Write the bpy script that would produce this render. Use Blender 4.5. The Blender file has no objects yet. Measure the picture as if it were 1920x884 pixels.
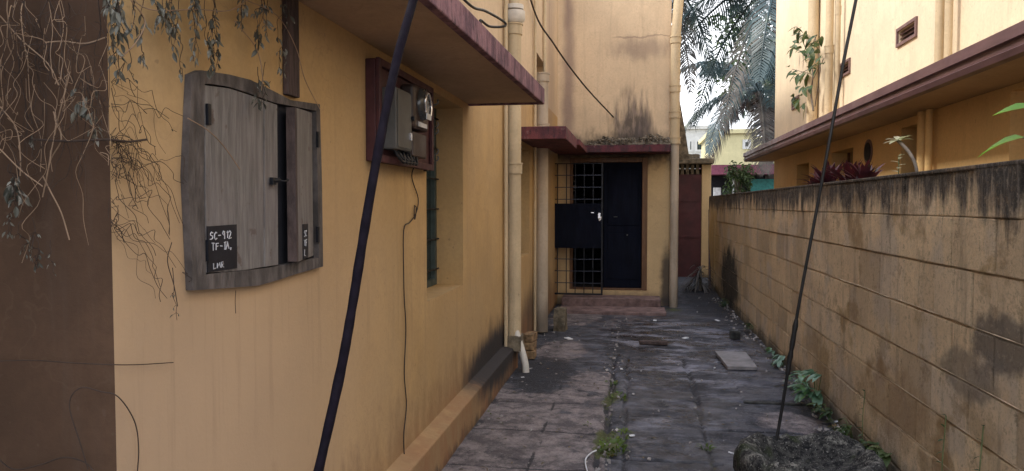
import bpy, bmesh, math, random
from mathutils import Vector, Matrix, noise as mn
R = math.radians
V = Vector
rnd = random.Random(7)

# ------------------------------------------------------------------ camera
scene = bpy.context.scene
C = scene.collection
CAM_H = 1.6
YAW, PITCH, F = R(9.33), R(2.33), 1400.0
cam = bpy.data.cameras.new('camera'); camo = bpy.data.objects.new('camera', cam); C.objects.link(camo)
cam.sensor_width = 36; cam.lens = F / 1920 * 36; cam.clip_start = 0.05; cam.clip_end = 2000
camo.location = (0, 0, CAM_H); camo.rotation_euler = (R(90) - PITCH, 0, YAW)
scene.camera = camo
# ------------------------------------------------------------------ light
SUN_EL, SUN_AZ = 46, 264         # azimuth clockwise from +Y: the sun stands over the left house, a little behind
world = bpy.data.worlds.new('World'); scene.world = world; world.use_nodes = True
wn = world.node_tree; bg = wn.nodes['Background']
sky = wn.nodes.new('ShaderNodeTexSky'); sky.sky_type = 'NISHITA'; sky.sun_disc = False
sky.sun_elevation = R(SUN_EL); sky.sun_rotation = R(SUN_AZ); sky.dust_density = 2.0; sky.air_density = 1.0; sky.ozone_density = 1.0
tc = wn.nodes.new('ShaderNodeTexCoord'); sx = wn.nodes.new('ShaderNodeSeparateXYZ'); wn.links.new(tc.outputs['Generated'], sx.inputs[0])
mr = wn.nodes.new('ShaderNodeMapRange'); mr.inputs[1].default_value = .85; mr.inputs[2].default_value = .15; mr.inputs[3].default_value = .25; mr.inputs[4].default_value = .9; wn.links.new(sx.outputs[2], mr.inputs[0])
cn = wn.nodes.new('ShaderNodeTexNoise'); cn.inputs['Scale'].default_value = 3; cn.inputs['Detail'].default_value = 6; wn.links.new(tc.outputs['Generated'], cn.inputs[0])
cm = wn.nodes.new('ShaderNodeMath'); cm.operation = 'MULTIPLY_ADD'; cm.use_clamp = True; wn.links.new(cn.outputs[0], cm.inputs[0]); cm.inputs[1].default_value = 1.2; wn.links.new(mr.outputs[0], cm.inputs[2])
c2_ = wn.nodes.new('ShaderNodeMath'); c2_.operation = 'SUBTRACT'; c2_.use_clamp = True; wn.links.new(cm.outputs[0], c2_.inputs[0]); c2_.inputs[1].default_value = .35; cm.use_clamp = False
mxn = wn.nodes.new('ShaderNodeMix'); mxn.data_type = 'RGBA'; wn.links.new(c2_.outputs[0], mxn.inputs[0]); wn.links.new(sky.outputs[0], mxn.inputs[6]); mxn.inputs[7].default_value = (3.9, 4.0, 4.2, 1)   # thin bright cloud, denser near the horizon
wn.links.new(mxn.outputs[2], bg.inputs[0]); bg.inputs[1].default_value = 0.15
sl = bpy.data.lights.new('sun', 'SUN'); sl.energy = .8; sl.angle = R(10); sl.color = (1, .95, .87)
so = bpy.data.objects.new('sun', sl); C.objects.link(so)
sd = V((math.sin(R(SUN_AZ)) * math.cos(R(SUN_EL)), math.cos(R(SUN_AZ)) * math.cos(R(SUN_EL)), math.sin(R(SUN_EL))))
so.rotation_euler = sd.to_track_quat('Z', 'Y').to_euler()
so.location = (-8, -4, 12)
scene.view_settings.view_transform = 'Standard'; scene.view_settings.look = 'None'
scene.view_settings.gamma = 1; scene.view_settings.exposure = 2.0

# ------------------------------------------------------------------ measuring helpers (points of the place at their own distance)
FW = V((-math.sin(YAW) * math.cos(PITCH), math.cos(YAW) * math.cos(PITCH), -math.sin(PITCH)))
RT = V((math.cos(YAW), math.sin(YAW), 0)); UP = RT.cross(FW)
O = V((0, 0, CAM_H))
def ray(px, py): return FW * F + RT * (px - 960) - UP * (py - 442)
def onx(px, py, X): r = ray(px, py); return O + r * (X / r.x)
def ony(px, py, Y): r = ray(px, py); return O + r * (Y / r.y)
def onz(px, py, Z): r = ray(px, py); return O + r * ((Z - CAM_H) / r.z)
def ond(px, py, d): return O + ray(px, py) * (d / F)

# ------------------------------------------------------------------ objects
def tag(o, label=None, cat=None, group=None, kind=None):
    if label: o['label'] = label
    if cat: o['category'] = cat
    if group: o['group'] = group
    if kind: o['kind'] = kind
    return o
def thing(name, label, cat, loc=(0, 0, 0), group=None):
    o = bpy.data.objects.new(name, None); o.empty_display_size = .1; C.objects.link(o); o.location = loc
    return tag(o, label, cat, group)

class MB:
    def __init__(s): s.v = []; s.f = []; s.sm = []
    def add(s, vs, fs, smooth=False):
        n = len(s.v); s.v += [tuple(v) for v in vs]
        for f in fs: s.f.append([n + i for i in f]); s.sm.append(smooth)
    def box(s, x0, x1, y0, y1, z0, z1):
        s.add([(x0,y0,z0),(x1,y0,z0),(x1,y1,z0),(x0,y1,z0),(x0,y0,z1),(x1,y0,z1),(x1,y1,z1),(x0,y1,z1)],
              [(0,3,2,1),(4,5,6,7),(0,1,5,4),(1,2,6,5),(2,3,7,6),(3,0,4,7)]); return s
    def obox(s, c, ax, ay, az):      # oriented box, half-axis vectors
        c, ax, ay, az = V(c), V(ax), V(ay), V(az)
        vs = [c+sx*ax+sy*ay+sz*az for sz in (-1,1) for sy in (-1,1) for sx in (-1,1)]
        s.add(vs, [(0,2,3,1),(4,5,7,6),(0,1,5,4),(1,3,7,5),(3,2,6,7),(2,0,4,6)]); return s
    def quad(s, a, b, c, d): s.add([a,b,c,d], [(0,1,2,3)]); return s
    def tube(s, pts, r, n=8, cap=True, smooth=True):
        pts = [V(p) for p in pts]; m = len(pts)
        rs = r if isinstance(r, (list, tuple)) else [r]*m
        vs = []; prev = None
        for i, p in enumerate(pts):
            t = (pts[min(i+1, m-1)] - pts[max(i-1, 0)]).normalized()
            if prev is None:
                a = V((0,0,1)) if abs(t.z) < .9 else V((1,0,0)); u = t.cross(a).normalized()
            else:
                u = prev - t*prev.dot(t)
                u = u.normalized() if u.length > 1e-6 else t.orthogonal().normalized()
            prev = u; w = t.cross(u)
            for k in range(n):
                a = 2*math.pi*k/n; vs.append(p + (u*math.cos(a) + w*math.sin(a))*rs[i])
        fs = [(i*n+k, i*n+(k+1)%n, (i+1)*n+(k+1)%n, (i+1)*n+k) for i in range(m-1) for k in range(n)]
        s.add(vs, fs, smooth)
        if cap:
            s.add([vs[k] for k in range(n)], [tuple(range(n-1,-1,-1))]); s.add([vs[(m-1)*n+k] for k in range(n)], [tuple(range(n))])
        return s
    def prism(s, pts, d):            # polygon points + extrusion vector
        d = V(d); n = len(pts); pts = [V(p) for p in pts]
        s.add(pts + [p+d for p in pts], [tuple(range(n-1,-1,-1)), tuple(range(n, 2*n))] + [(i, (i+1)%n, n+(i+1)%n, n+i) for i in range(n)]); return s
    def leaf(s, base, d, L, w, droop=.3, nrm=None, fold=.25):
        base = V(base); d = V(d).normalized(); nrm = V(nrm) if nrm else V((0,0,1))
        side = d.cross(nrm)
        side = side.normalized() if side.length > .05 else V((1,0,0))
        nn = side.cross(d).normalized(); vs = []
        prof = [(0,.08),(.25,.8),(.5,1),(.75,.7),(1,.03)]
        for t, ww in prof:
            c = base + d*L*t - V((0,0,1))*droop*L*t*t
            vs += [c - side*w*ww*.5 + nn*fold*w*ww*.5, c, c + side*w*ww*.5 + nn*fold*w*ww*.5]
        fs = []
        for i in range(len(prof)-1):
            a = i*3; fs += [(a,a+1,a+4,a+3),(a+1,a+2,a+5,a+4)]
        s.add(vs, fs, True); return s
    def build(s, name, m, parent=None, bevel=0, seg=2, recalc=True):
        me = bpy.data.meshes.new(name); me.from_pydata(s.v, [], s.f)
        for p, sm in zip(me.polygons, s.sm): p.use_smooth = sm
        if recalc:
            bm = bmesh.new(); bm.from_mesh(me); bmesh.ops.recalc_face_normals(bm, faces=bm.faces); bm.to_mesh(me); bm.free()
        if m: me.materials.append(m)
        o = bpy.data.objects.new(name, me); C.objects.link(o)
        if parent:
            o.parent = parent
            # vertices were given in world space
            base = V(parent.location); q = parent.parent
            while q: base += V(q.location); q = q.parent
            for v in me.vertices: v.co -= base
        if bevel:
            b = o.modifiers.new('bevel', 'BEVEL'); b.width = bevel; b.segments = seg; b.limit_method = 'ANGLE'; b.angle_limit = R(40)
        return o

def curve(pts, n=10):                # Catmull-Rom through points
    pts = [V(p) for p in pts]; P = [pts[0]*2-pts[1]] + pts + [pts[-1]*2-pts[-2]]; out = []
    for i in range(1, len(P)-2):
        for k in range(n):
            t = k/n; a,b,c,d = P[i-1],P[i],P[i+1],P[i+2]
            out.append(.5*((2*b)+(c-a)*t+(2*a-5*b+4*c-d)*t*t+(3*b-a-3*c+d)*t**3))
    out.append(pts[-1]); return out
def fence_sheet(mb, org, u, v, n, u0, u1, v0, v1, holes, depth):   # a wall face with rectangular openings and their reveals
    org, u, v, n = V(org), V(u), V(v), V(n)
    us = sorted({u0, u1, *[h[0] for h in holes], *[h[1] for h in holes]}); vs = sorted({v0, v1, *[h[2] for h in holes], *[h[3] for h in holes]})
    P = lambda a, b, c=0: org + u*a + v*b - n*c
    for i in range(len(us)-1):
        for j in range(len(vs)-1):
            a, b, c, d = us[i], us[i+1], vs[j], vs[j+1]
            if any(h[0] <= (a+b)/2 <= h[1] and h[2] <= (c+d)/2 <= h[3] for h in holes): continue
            mb.quad(P(a,c), P(b,c), P(b,d), P(a,d))
    for h in holes:
        a, b, c, d = h[:4]
        mb.quad(P(a,c), P(b,c), P(b,c,depth), P(a,c,depth)); mb.quad(P(a,d), P(a,d,depth), P(b,d,depth), P(b,d))
        mb.quad(P(a,c), P(a,c,depth), P(a,d,depth), P(a,d)); mb.quad(P(b,c), P(b,d), P(b,d,depth), P(b,c,depth))

# ------------------------------------------------------------------ materials
class NT:
    def __init__(s, name, rough=.8, spec=.3):
        s.m = bpy.data.materials.new(name); s.m.use_nodes = True; s.t = s.m.node_tree; s.N = s.t.nodes; s.b = s.N['Principled BSDF']
        s.b.inputs['Roughness'].default_value = rough; s.b.inputs['Specular IOR Level'].default_value = spec
        g = s.N.new('ShaderNodeNewGeometry'); s.pos = g.outputs['Position']
        sp = s.N.new('ShaderNodeSeparateXYZ'); s.t.links.new(s.pos, sp.inputs[0]); s.x, s.y, s.z = sp.outputs
    def put(s, sock, v):
        if hasattr(v, 'is_output') or isinstance(v, bpy.types.NodeSocket): s.t.links.new(v, sock)
        elif isinstance(v, (tuple, list)) and len(v) == 3 and sock.type == 'RGBA': sock.default_value = (*v, 1)
        else: sock.default_value = v
    def ma(s, op, a, b=0, clamp=False):
        n = s.N.new('ShaderNodeMath'); n.operation = op; n.use_clamp = clamp; s.put(n.inputs[0], a); s.put(n.inputs[1], b); return n.outputs[0]
    def noise(s, scale=1, vec=(1,1,1), detail=4, rough=.55, dist=0, off=(0,0,0)):
        mp = s.N.new('ShaderNodeMapping'); s.t.links.new(s.pos, mp.inputs[0]); mp.inputs['Scale'].default_value = vec; mp.inputs['Location'].default_value = off
        n = s.N.new('ShaderNodeTexNoise'); s.t.links.new(mp.outputs[0], n.inputs['Vector']); n.inputs['Scale'].default_value = scale
        n.inputs['Detail'].default_value = detail; n.inputs['Roughness'].default_value = rough; n.inputs['Distortion'].default_value = dist
        return n.outputs['Fac']
    def rng(s, v, a, b, c=0, d=1):
        n = s.N.new('ShaderNodeMapRange'); n.interpolation_type = 'SMOOTHSTEP'
        for i, q in enumerate((v, a, b, c, d)): s.put(n.inputs[i], q)
        return n.outputs[0]
    def mix(s, fac, a, b, mode='MIX'):
        n = s.N.new('ShaderNodeMix'); n.data_type = 'RGBA'; n.blend_type = mode
        s.put(n.inputs[0], fac); s.put(n.inputs[6], a); s.put(n.inputs[7], b); return n.outputs[2]
    def mul(s, a, b): return s.ma('MULTIPLY', a, b)
    def addc(s, a, b): return s.ma('ADD', a, b)
    def mx(s, a, b): return s.ma('MAXIMUM', a, b)
    def blob(s, c, r, soft=.5, ns=6, na=.8, nvec=(1,1,1)):   # a stain with a ragged edge at a place on the wall
        tot = None
        for ax, cc, rr in zip((s.x, s.y, s.z), c, r):
            if rr is None: continue
            d = s.ma('DIVIDE', s.ma('SUBTRACT', ax, cc), rr); d = s.mul(d, d); tot = d if tot is None else s.addc(tot, d)
        d = s.ma('SQRT', tot)
        d = s.addc(d, s.mul(s.ma('SUBTRACT', s.noise(ns, nvec), .5), na*2))
        return s.rng(d, 1+soft, 1-soft, 0, 1)
    def bump(s, h, strength=.3, dist=.01):
        n = s.N.new('ShaderNodeBump'); n.inputs['Strength'].default_value = strength; n.inputs['Distance'].default_value = dist
        s.put(n.inputs['Height'], h); s.t.links.new(n.outputs[0], s.b.inputs['Normal'])
    def attr(s, name):
        n = s.N.new('ShaderNodeAttribute'); n.attribute_name = name; return n.outputs['Fac']
    def out(s, col, rough=None):
        s.put(s.b.inputs['Base Color'], col)
        if rough is not None: s.put(s.b.inputs['Roughness'], rough)
        return s.m

def plaster(name, base, var=.12, streak=.25, streak_col=(.10,.07,.055), grime=.0, grime_h=.5, extra=None, pink=None, rough=.85, bump=.35):
    n = NT(name, rough)
    c = n.mix(n.mul(n.rng(n.noise(.9, detail=5, rough=.6), .35, .7), 1), tuple(b*(1-var) for b in base), tuple(min(1,b*(1+var)) for b in base))
    if pink: c = n.mix(n.mul(n.rng(n.noise(.8, off=(3,5,1)), .4, .65), pink[1]), c, pink[0])
    c = n.mix(n.mul(n.rng(n.noise(35, detail=6, rough=.75), .42, .62), .22), c, tuple(b*.62 for b in base))
    c = n.mix(n.mul(n.rng(n.noise(3.2, (1,1,.8), detail=7, rough=.7, dist=.6, off=(6,2,6)), .52, .60), .16), c, tuple(b*.72 for b in base))
    c = n.mix(n.mul(n.rng(n.noise(2.1, detail=8, rough=.7, off=(1,8,6)), .55, .62), .22), c, tuple(min(1,b*1.22) for b in base))
    ck = n.rng(n.ma('ABSOLUTE', n.ma('SUBTRACT', n.noise(1.1, detail=5, rough=.6, off=(8,8,3)), .5)), .0035, .0008); c = n.mix(n.mul(ck, .15), c, (.14,.09,.06))
    st = n.mul(n.rng(n.noise(1.6, (5,5,.35), detail=6, rough=.65), .52, .78), streak)
    c = n.mix(st, c, streak_col)
    c = n.mix(n.mul(n.rng(n.noise(1.5, (9,9,.45), detail=7, rough=.7, off=(2,9,9)), .46, .62), .09), c, tuple(b*.74 for b in base))
    sp = n.mul(n.rng(n.noise(26, detail=2, off=(9,1,4)), .70, .76), .35)
    c = n.mix(sp, c, (.12,.08,.06))
    if grime:
        zz = n.addc(n.z, n.mul(n.ma('SUBTRACT', n.noise(5, (1,1,.25), detail=6), .5), -grime_h*1.6))
        c = n.mix(n.mul(n.rng(zz, grime_h, 0), grime), c, (.045,.038,.036))
    if extra: c = extra(n, c)
    n.bump(n.addc(n.mul(n.noise(2.5, (1,1,.7), detail=3), 1.2), n.mul(n.noise(70, detail=6, rough=.7), .35)), bump, .014)
    return n.out(c)
def plain(name, col, rough=.6, metal=0, var=.25, scale=12, spec=.4, vec=(1,1,1), bump=.1, dark=.5):
    n = NT(name, rough, spec); n.b.inputs['Metallic'].default_value = metal
    c = n.mix(n.rng(n.noise(scale, vec, detail=6, rough=.65), .3, .72), tuple(q*(1-var) for q in col), tuple(min(1,q*(1+var)) for q in col))
    c = n.mix(n.mul(n.rng(n.noise(scale*.35, vec, detail=5, off=(4,2,7)), .58, .75), dark), c, tuple(q*.45 for q in col))
    if bump: n.bump(n.noise(scale*4, vec, detail=4), bump*2, .004)
    return n.out(c, n.rng(n.noise(scale*.8), .2, .8, max(.05, rough-.12), min(1, rough+.12)))
def foliage(name, cols, rough=.5, trans=.25, scale=3):
    n = NT(name, rough, .35)
    c = n.mix(n.rng(n.noise(scale, detail=3), .38, .62), cols[0], cols[1])
    if len(cols) > 2: c = n.mix(n.rng(n.noise(scale*2.3, off=(5,5,5)), .56, .66), c, cols[2])
    n.out(c)
    tr = n.N.new('ShaderNodeBsdfTranslucent'); n.t.links.new(c, tr.inputs[0]); ms = n.N.new('ShaderNodeMixShader'); ms.inputs[0].default_value = trans
    n.t.links.new(n.b.outputs[0], ms.inputs[1]); n.t.links.new(tr.outputs[0], ms.inputs[2])
    n.t.links.new(ms.outputs[0], n.N['Material Output'].inputs[0]); return n.m

# near house side wall
def near_extra(n, c):
    c = n.mix(n.mul(n.rng(n.y, 4.2, 2.0), n.rng(n.z, 2.2, 1.0)), c, n.mix(n.rng(n.noise(1.2, (1,1,.6), detail=5), .35, .65), (.46,.325,.215), (.52,.365,.235)))
    m = n.blob((None,6.75,.15), (None,.8,.4), .5, 7, .7, (1,1,.3)); c = n.mix(n.mul(m, .7), c, (.05,.042,.042))
    m = n.blob((None,9.6,.2), (None,1.3,.45), .6, 5, .7, (1,1,.4)); c = n.mix(n.mul(m, .85), c, (.04,.035,.035))
    m = n.blob((None,10.9,3.6), (None,.5,2.2), .6, 3, .8, (1,1,.3)); c = n.mix(n.mul(m, .35), c, (.16,.10,.10))
    m = n.mul(n.rng(n.addc(n.z, n.mul(n.ma('SUBTRACT', n.noise(7, (1,1,.4), detail=8, rough=.7), .5), 1.2)), .62, .22), .5); c = n.mix(m, c, (.22,.125,.07))
    m = n.mul(n.rng(n.addc(n.z, n.mul(n.ma('SUBTRACT', n.noise(9, (1,1,.5), detail=8, rough=.7), .5), .35)), .10, 0), .8); c = n.mix(m, c, (.06,.045,.04))
    dr = n.mul(n.rng(n.noise(5, (1,4,.15), detail=7, rough=.7, off=(1,1,7)), .52, .64), n.mul(n.rng(n.z, .75, 1.0), n.rng(n.z, 1.40, 1.30))); c = n.mix(n.mul(dr, .14), c, (.20,.14,.09))
    m = n.blob((None,7.15,1.2), (None,.12,2.5), .5, 6, .7, (1,1,.3)); c = n.mix(n.mul(m, .5), c, (.15,.10,.07))
    m = n.mul(n.rng(n.z, .45, .15), n.rng(n.noise(4, (1,1,.6), detail=5), .4, .7)); c = n.mix(n.mul(m,.55), c, (.30,.13,.06))
    m = n.mul(n.blob((None,6.4,.28), (None,1.25,.19), .4, 8, .45, (1,1,.5)), n.rng(n.y, 5.0, 5.5)); c = n.mix(n.mul(m, .97), c, (.035,.032,.034))
    return c
M = {}
M['near_wall'] = plaster('near_wall_paint', (.53,.345,.155), var=.12, streak=.2, extra=near_extra, pink=((.49,.345,.19), .5))
M['front_wall'] = plaster('front_wall_shade_tone', (.084,.046,.027), var=.35, streak=.5)  # shade over the front face is put into this dark brown
M['upper_wall'] = plaster('upper_wall_paint', (.62,.47,.31), var=.08, streak=.35, extra=near_extra)
def back_extra(n, c):
    m = n.blob((-.06,None,2.74), (.27,None,.55), .55, 13, 1.1, (1,1,.14)); c = n.mix(n.mul(m, .85), c, n.mix(n.rng(n.noise(20,(1,1,.3),detail=6), .42,.6), (.035,.032,.036), (.16,.12,.11)))
    m = n.blob((.16,None,2.66), (.14,None,.35), .55, 15, 1.1, (1,1,.14)); c = n.mix(n.mul(m, .6), c, (.08,.065,.065))
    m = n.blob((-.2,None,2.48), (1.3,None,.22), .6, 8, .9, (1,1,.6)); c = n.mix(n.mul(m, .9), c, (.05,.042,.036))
    m = n.blob((-1.06,None,3.8), (.09,None,1.9), .8, 5, 1.0, (1,1,.35)); c = n.mix(n.mul(m, .6), c, (.14,.09,.10))
    m = n.blob((.1,None,4.05), (.45,None,.16), .7, 9, 1.0, (1,1,.3)); c = n.mix(n.mul(m, .45), c, (.13,.09,.09))
    crack = n.rng(n.ma('ABSOLUTE', n.addc(n.ma('SUBTRACT', n.z, 4.24), n.mul(n.ma('SUBTRACT', n.noise(3), .5), .16))), .018, .004)
    c = n.mix(n.mul(n.mul(crack, n.rng(n.x, -.45, -.2)), .45), c, (.14,.09,.08))
    m = n.blob((.52,None,.35), (.11,None,.55), .4, 6, .5); c = n.mix(n.mul(m, .85), c, (.04,.035,.035))
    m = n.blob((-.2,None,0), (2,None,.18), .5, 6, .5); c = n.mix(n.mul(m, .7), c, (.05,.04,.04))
    return c
M['back_wall'] = plaster('back_wall_paint', (.66,.50,.33), var=.08, streak=.30, extra=back_extra)
M['back_low'] = plaster('back_low_paint', (.60,.43,.23), var=.10, streak=.2, extra=back_extra)
M['house_up'] = plaster('cream_house_paint', (.74,.61,.43), var=.06, streak=.22, bump=.2)
M['house_low'] = plaster('ochre_house_paint', (.68,.45,.20), var=.08, streak=.10, bump=.15)
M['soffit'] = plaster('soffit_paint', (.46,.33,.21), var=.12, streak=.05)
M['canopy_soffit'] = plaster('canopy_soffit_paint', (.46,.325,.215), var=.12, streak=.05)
M['pipe'] = plaster('pipe_paint', (.56,.44,.28), var=.15, streak=.4, rough=.55, bump=.1)
M['pipe_grey'] = plaster('pale_pipe_paint', (.50,.41,.31), var=.15, streak=.4, grime=.6, grime_h=.5, rough=.5, bump=.1)
M['pvc'] = plain('white_pvc', (.62,.58,.52), .45, var=.1)
def fascia_mat(name, a, b):
    n = NT(name, .85)
    c = n.mix(n.rng(n.noise(7, (1,1,.5), detail=6, rough=.7), .40, .62), a, b)
    c = n.mix(n.mul(n.rng(n.noise(22, (1.5,1.5,.4), detail=6, rough=.7), .5, .68), .85), c, (.035,.028,.034))
    c = n.mix(n.mul(n.rng(n.noise(11, detail=5, off=(8,3,3)), .62, .72), .5), c, (.30,.20,.20))
    n.bump(n.noise(40, detail=5), .6, .01); return n.out(c)
M['fascia'] = fascia_mat('weathered_maroon_paint', (.27,.145,.17), (.12,.062,.085))
M['fascia_dark'] = fascia_mat('mouldy_maroon_edge', (.12,.035,.045), (.05,.025,.03))
M['red_slab'] = fascia_mat('faded_red_oxide', (.18,.055,.06), (.09,.035,.042))
M['gutter'] = plain('maroon_gutter_paint', (.115,.06,.062), .5, var=.18, scale=5, vec=(3,.4,3))
M['maroon_door'] = plain('maroon_door_paint', (.065,.016,.018), .6, var=.3, scale=4)
M['black_metal'] = plain('black_painted_iron', (.008,.009,.014), .55, var=.3, metal=.1)
M['dark_door'] = plain('dark_blue_door_paint', (.006,.0075,.015), .8, var=.3, scale=4, vec=(4,4,.6), spec=.08)
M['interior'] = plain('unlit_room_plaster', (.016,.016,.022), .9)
M['frame_brown'] = plain('brown_door_frame', (.15,.075,.035), .6, scale=7, vec=(5,5,.6))
M['win_glass'] = plain('dusty_dark_glass', (.03,.045,.045), .15, var=.3, bump=0, spec=.6)
M['win_frame'] = plain('grey_green_window_paint', (.055,.075,.07), .6)
M['chrome'] = plain('bright_steel', (.75,.75,.78), .25, metal=.9, var=.1)
M['cable'] = plain('black_purple_cable', (.008,.0055,.010), .85, var=.3, scale=40, spec=.12)
M['rope'] = plain('black_rubber_cable', (.012,.012,.013), .5, var=.3, scale=40)
M['wire'] = plain('dark_wire', (.03,.022,.02), .6)
M['white_bits'] = plain('chalky_white', (.65,.66,.68), .7, var=.2)
M['brick'] = plain('broken_orange_brick', (.25,.16,.085), .9, var=.6, scale=14, bump=.5)
M['stone'] = plain('mossy_black_stone', (.04,.04,.037), .95, var=.8, scale=14, bump=.35, dark=.9)
def trough_mat():
    n = NT('blackened_pitted_stone', .95, .2)
    c = n.mix(n.rng(n.noise(22, detail=9, rough=.8), .42, .62), (.012,.012,.013), (.085,.082,.075))
    rim = n.rng(n.z, .15, .21); c = n.mix(n.mul(n.rng(n.noise(14, detail=8, rough=.8, off=(3,3,3)), .50, .60), n.addc(n.mul(rim, .75), .15)), c, (.24,.23,.20))
    c = n.mix(n.mul(n.rng(n.noise(90, detail=3, off=(5,3,3)), .60, .68), .6), c, (.33,.31,.28))
    c = n.mix(n.mul(n.rng(n.noise(6, detail=6, off=(5,9,3)), .54, .64), .5), c, (.035,.05,.015))
    n.bump(n.noise(34, detail=8, rough=.75), .8, .02); return n.out(c)
M['trough'] = trough_mat()
M['stub'] = plain('mouldy_concrete', (.16,.13,.09), .9, var=.6, scale=9, bump=.6, dark=.9)

def wood_mat():
    n = NT('weathered_grey_wood', .8)
    g = n.noise(9, (1,6,.5), detail=8, rough=.7, dist=.4)
    c = n.mix(n.rng(g, .35, .68), (.145,.133,.128), (.25,.232,.222))
    c = n.mix(n.mul(n.rng(n.noise(40, (1,5,.25), detail=6, rough=.7), .5, .7), .45), c, (.075,.066,.064))
    c = n.mix(n.mul(n.rng(n.noise(16, detail=4, off=(2,7,7)), .63, .70), .6), c, (.09,.05,.035))
    c = n.mix(n.mul(n.rng(n.noise(2.2, detail=4, off=(1,7,7)), .45, .7), .35), c, (.19,.16,.165))
    n.bump(n.addc(g, n.noise(60, (1,6,.3))), .5, .006); return n.out(c)
M['wood'] = wood_mat()
M['wood_frame'] = plain('damp_old_frame_timber', (.105,.09,.085), .85, var=.45, scale=9, vec=(1,3,.8), bump=.6, dark=.8)
M['wood_dark'] = plain('old_dark_timber', (.075,.052,.048), .85, var=.5, scale=12, vec=(1,5,.6), bump=.6)
M['board'] = plain('maroon_meter_board', (.060,.018,.022), .6, var=.3)
M['black_plate'] = plain('black_number_plate', (.012,.012,.018), .6, bump=0)
M['chalk'] = plain('white_paint_lettering', (.55,.55,.58), .8, bump=0)
M['grey_box'] = plain('grey_enamel_box', (.10,.097,.092), .55, var=.2, scale=6)
M['bakelite'] = plain('brown_bakelite', (.045,.028,.024), .45)
M['glassish'] = plain('smoky_meter_cover', (.05,.05,.05), .25, spec=.6, bump=0)

def block_mat():
    n = NT('old_ochre_block_paint', .9, .25)
    c = n.mix(n.rng(n.noise(1.3, detail=6, rough=.65), .35, .68), (.72,.525,.32), (.95,.71,.43))
    c = n.mix(n.mul(n.rng(n.y, 6.5, 10.5), .5), c, (.62,.44,.23))
    c = n.mix(n.mul(n.rng(n.noise(2.0, detail=4, off=(4,4,4)), .5, .62), .6), c, (.62,.51,.40))
    m = n.mul(n.rng(n.noise(1.7, (1,1,1.3), detail=7, rough=.6, off=(7,1,2)), .53, .62), n.rng(n.y, 8.0, 5.5)); c = n.mix(n.mul(m, .8), c, (.42,.26,.11))
    tn = n.attr('tone'); c = n.mix(n.mul(n.rng(tn, .55, 1), .45), c, (.36,.255,.16)); c = n.mix(n.mul(n.rng(tn, .35, 0), .35), c, (.86,.68,.48))
    # vertical dirt trails
    tr = n.mul(n.rng(n.noise(3.0, (1,3,.35), detail=7, rough=.7), .52, .72), .5); c = n.mix(tr, c, (.24,.17,.11))
    # ragged black mould, hanging from the coping
    zz = n.addc(n.z, n.mul(n.ma('SUBTRACT', n.noise(2.6, (1,2.6,.16), detail=7, rough=.7), .5), .75))
    zz = n.addc(zz, n.mul(n.ma('SUBTRACT', n.noise(1.0, (1,.6,.1), off=(3,3,3)), .5), .35))
    zz = n.addc(zz, n.mul(n.ma('SUBTRACT', n.noise(9, (1,1,.6), detail=8, rough=.8, off=(4,1,1)), .5), .45)); top = n.rng(zz, 1.50, 1.68); c = n.mix(n.mul(top, .95), c, n.mix(n.rng(n.noise(13, (1,3,.5), detail=8, rough=.75), .47, .64), (.022,.020,.019), (.15,.13,.115)))
    c = n.mix(n.mul(n.rng(n.noise(30, detail=6, rough=.8, off=(1,5,5)), .56, .66), n.mul(top, .5)), c, (.21,.19,.17))
    c = n.mix(n.mul(n.rng(n.noise(20, (1,1,1), detail=8, rough=.85, off=(6,6,2)), .545, .60), .50), c, (.26,.18,.11))
    c = n.mix(n.mul(n.rng(n.noise(2.4, (1,1,1.2), detail=9, rough=.8, off=(1,7,3)), .54, .60), n.mul(n.rng(n.y, 9, 6), .42)), c, (.30,.19,.10))
    # damp foot
    z2 = n.addc(n.z, n.mul(n.ma('SUBTRACT', n.noise(3.5, (1,1,.5), detail=6), .5), -.35)); c = n.mix(n.mul(n.rng(z2, .20, .02), .85), c, (.05,.05,.042))
    # patches where the paint is gone
    m = n.blob((None,3.32,1.03), (None,.26,.12), .25, 11, .55); c = n.mix(n.mul(m, .75), c, (.085,.078,.075))
    m = n.blob((None,3.62,.84), (None,.28,.11), .25, 11, .6); c = n.mix(n.mul(m, .6), c, (.12,.10,.088))
    m = n.blob((None,4.55,.45), (None,.6,.2), .4, 7, .9); c = n.mix(n.mul(m, .5), c, (.31,.17,.07))
    m = n.blob((None,12.2,.40), (None,1.1,.50), .3, 5, .5); c = n.mix(n.mul(m, .93), c, (.022,.024,.024))
    m = n.blob((None,14.6,.9), (None,.9,.6), .4, 3, .4); c = n.mix(n.mul(m, .6), c, (.50,.31,.09))
    c = n.mix(n.mul(n.rng(n.noise(60, detail=7, rough=.85), .50, .64), .38), c, (.22,.16,.10))
    c = n.mix(n.mul(n.rng(n.noise(34, detail=6, rough=.8, off=(3,7,1)), .54, .64), .4), c, (.56,.44,.32))
    n.bump(n.addc(n.mul(n.noise(45, detail=7, rough=.8), 1.6), n.noise(10, detail=6, rough=.7)), 1.0, .03)
    return n.out(c)
M['block'] = block_mat()

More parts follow.
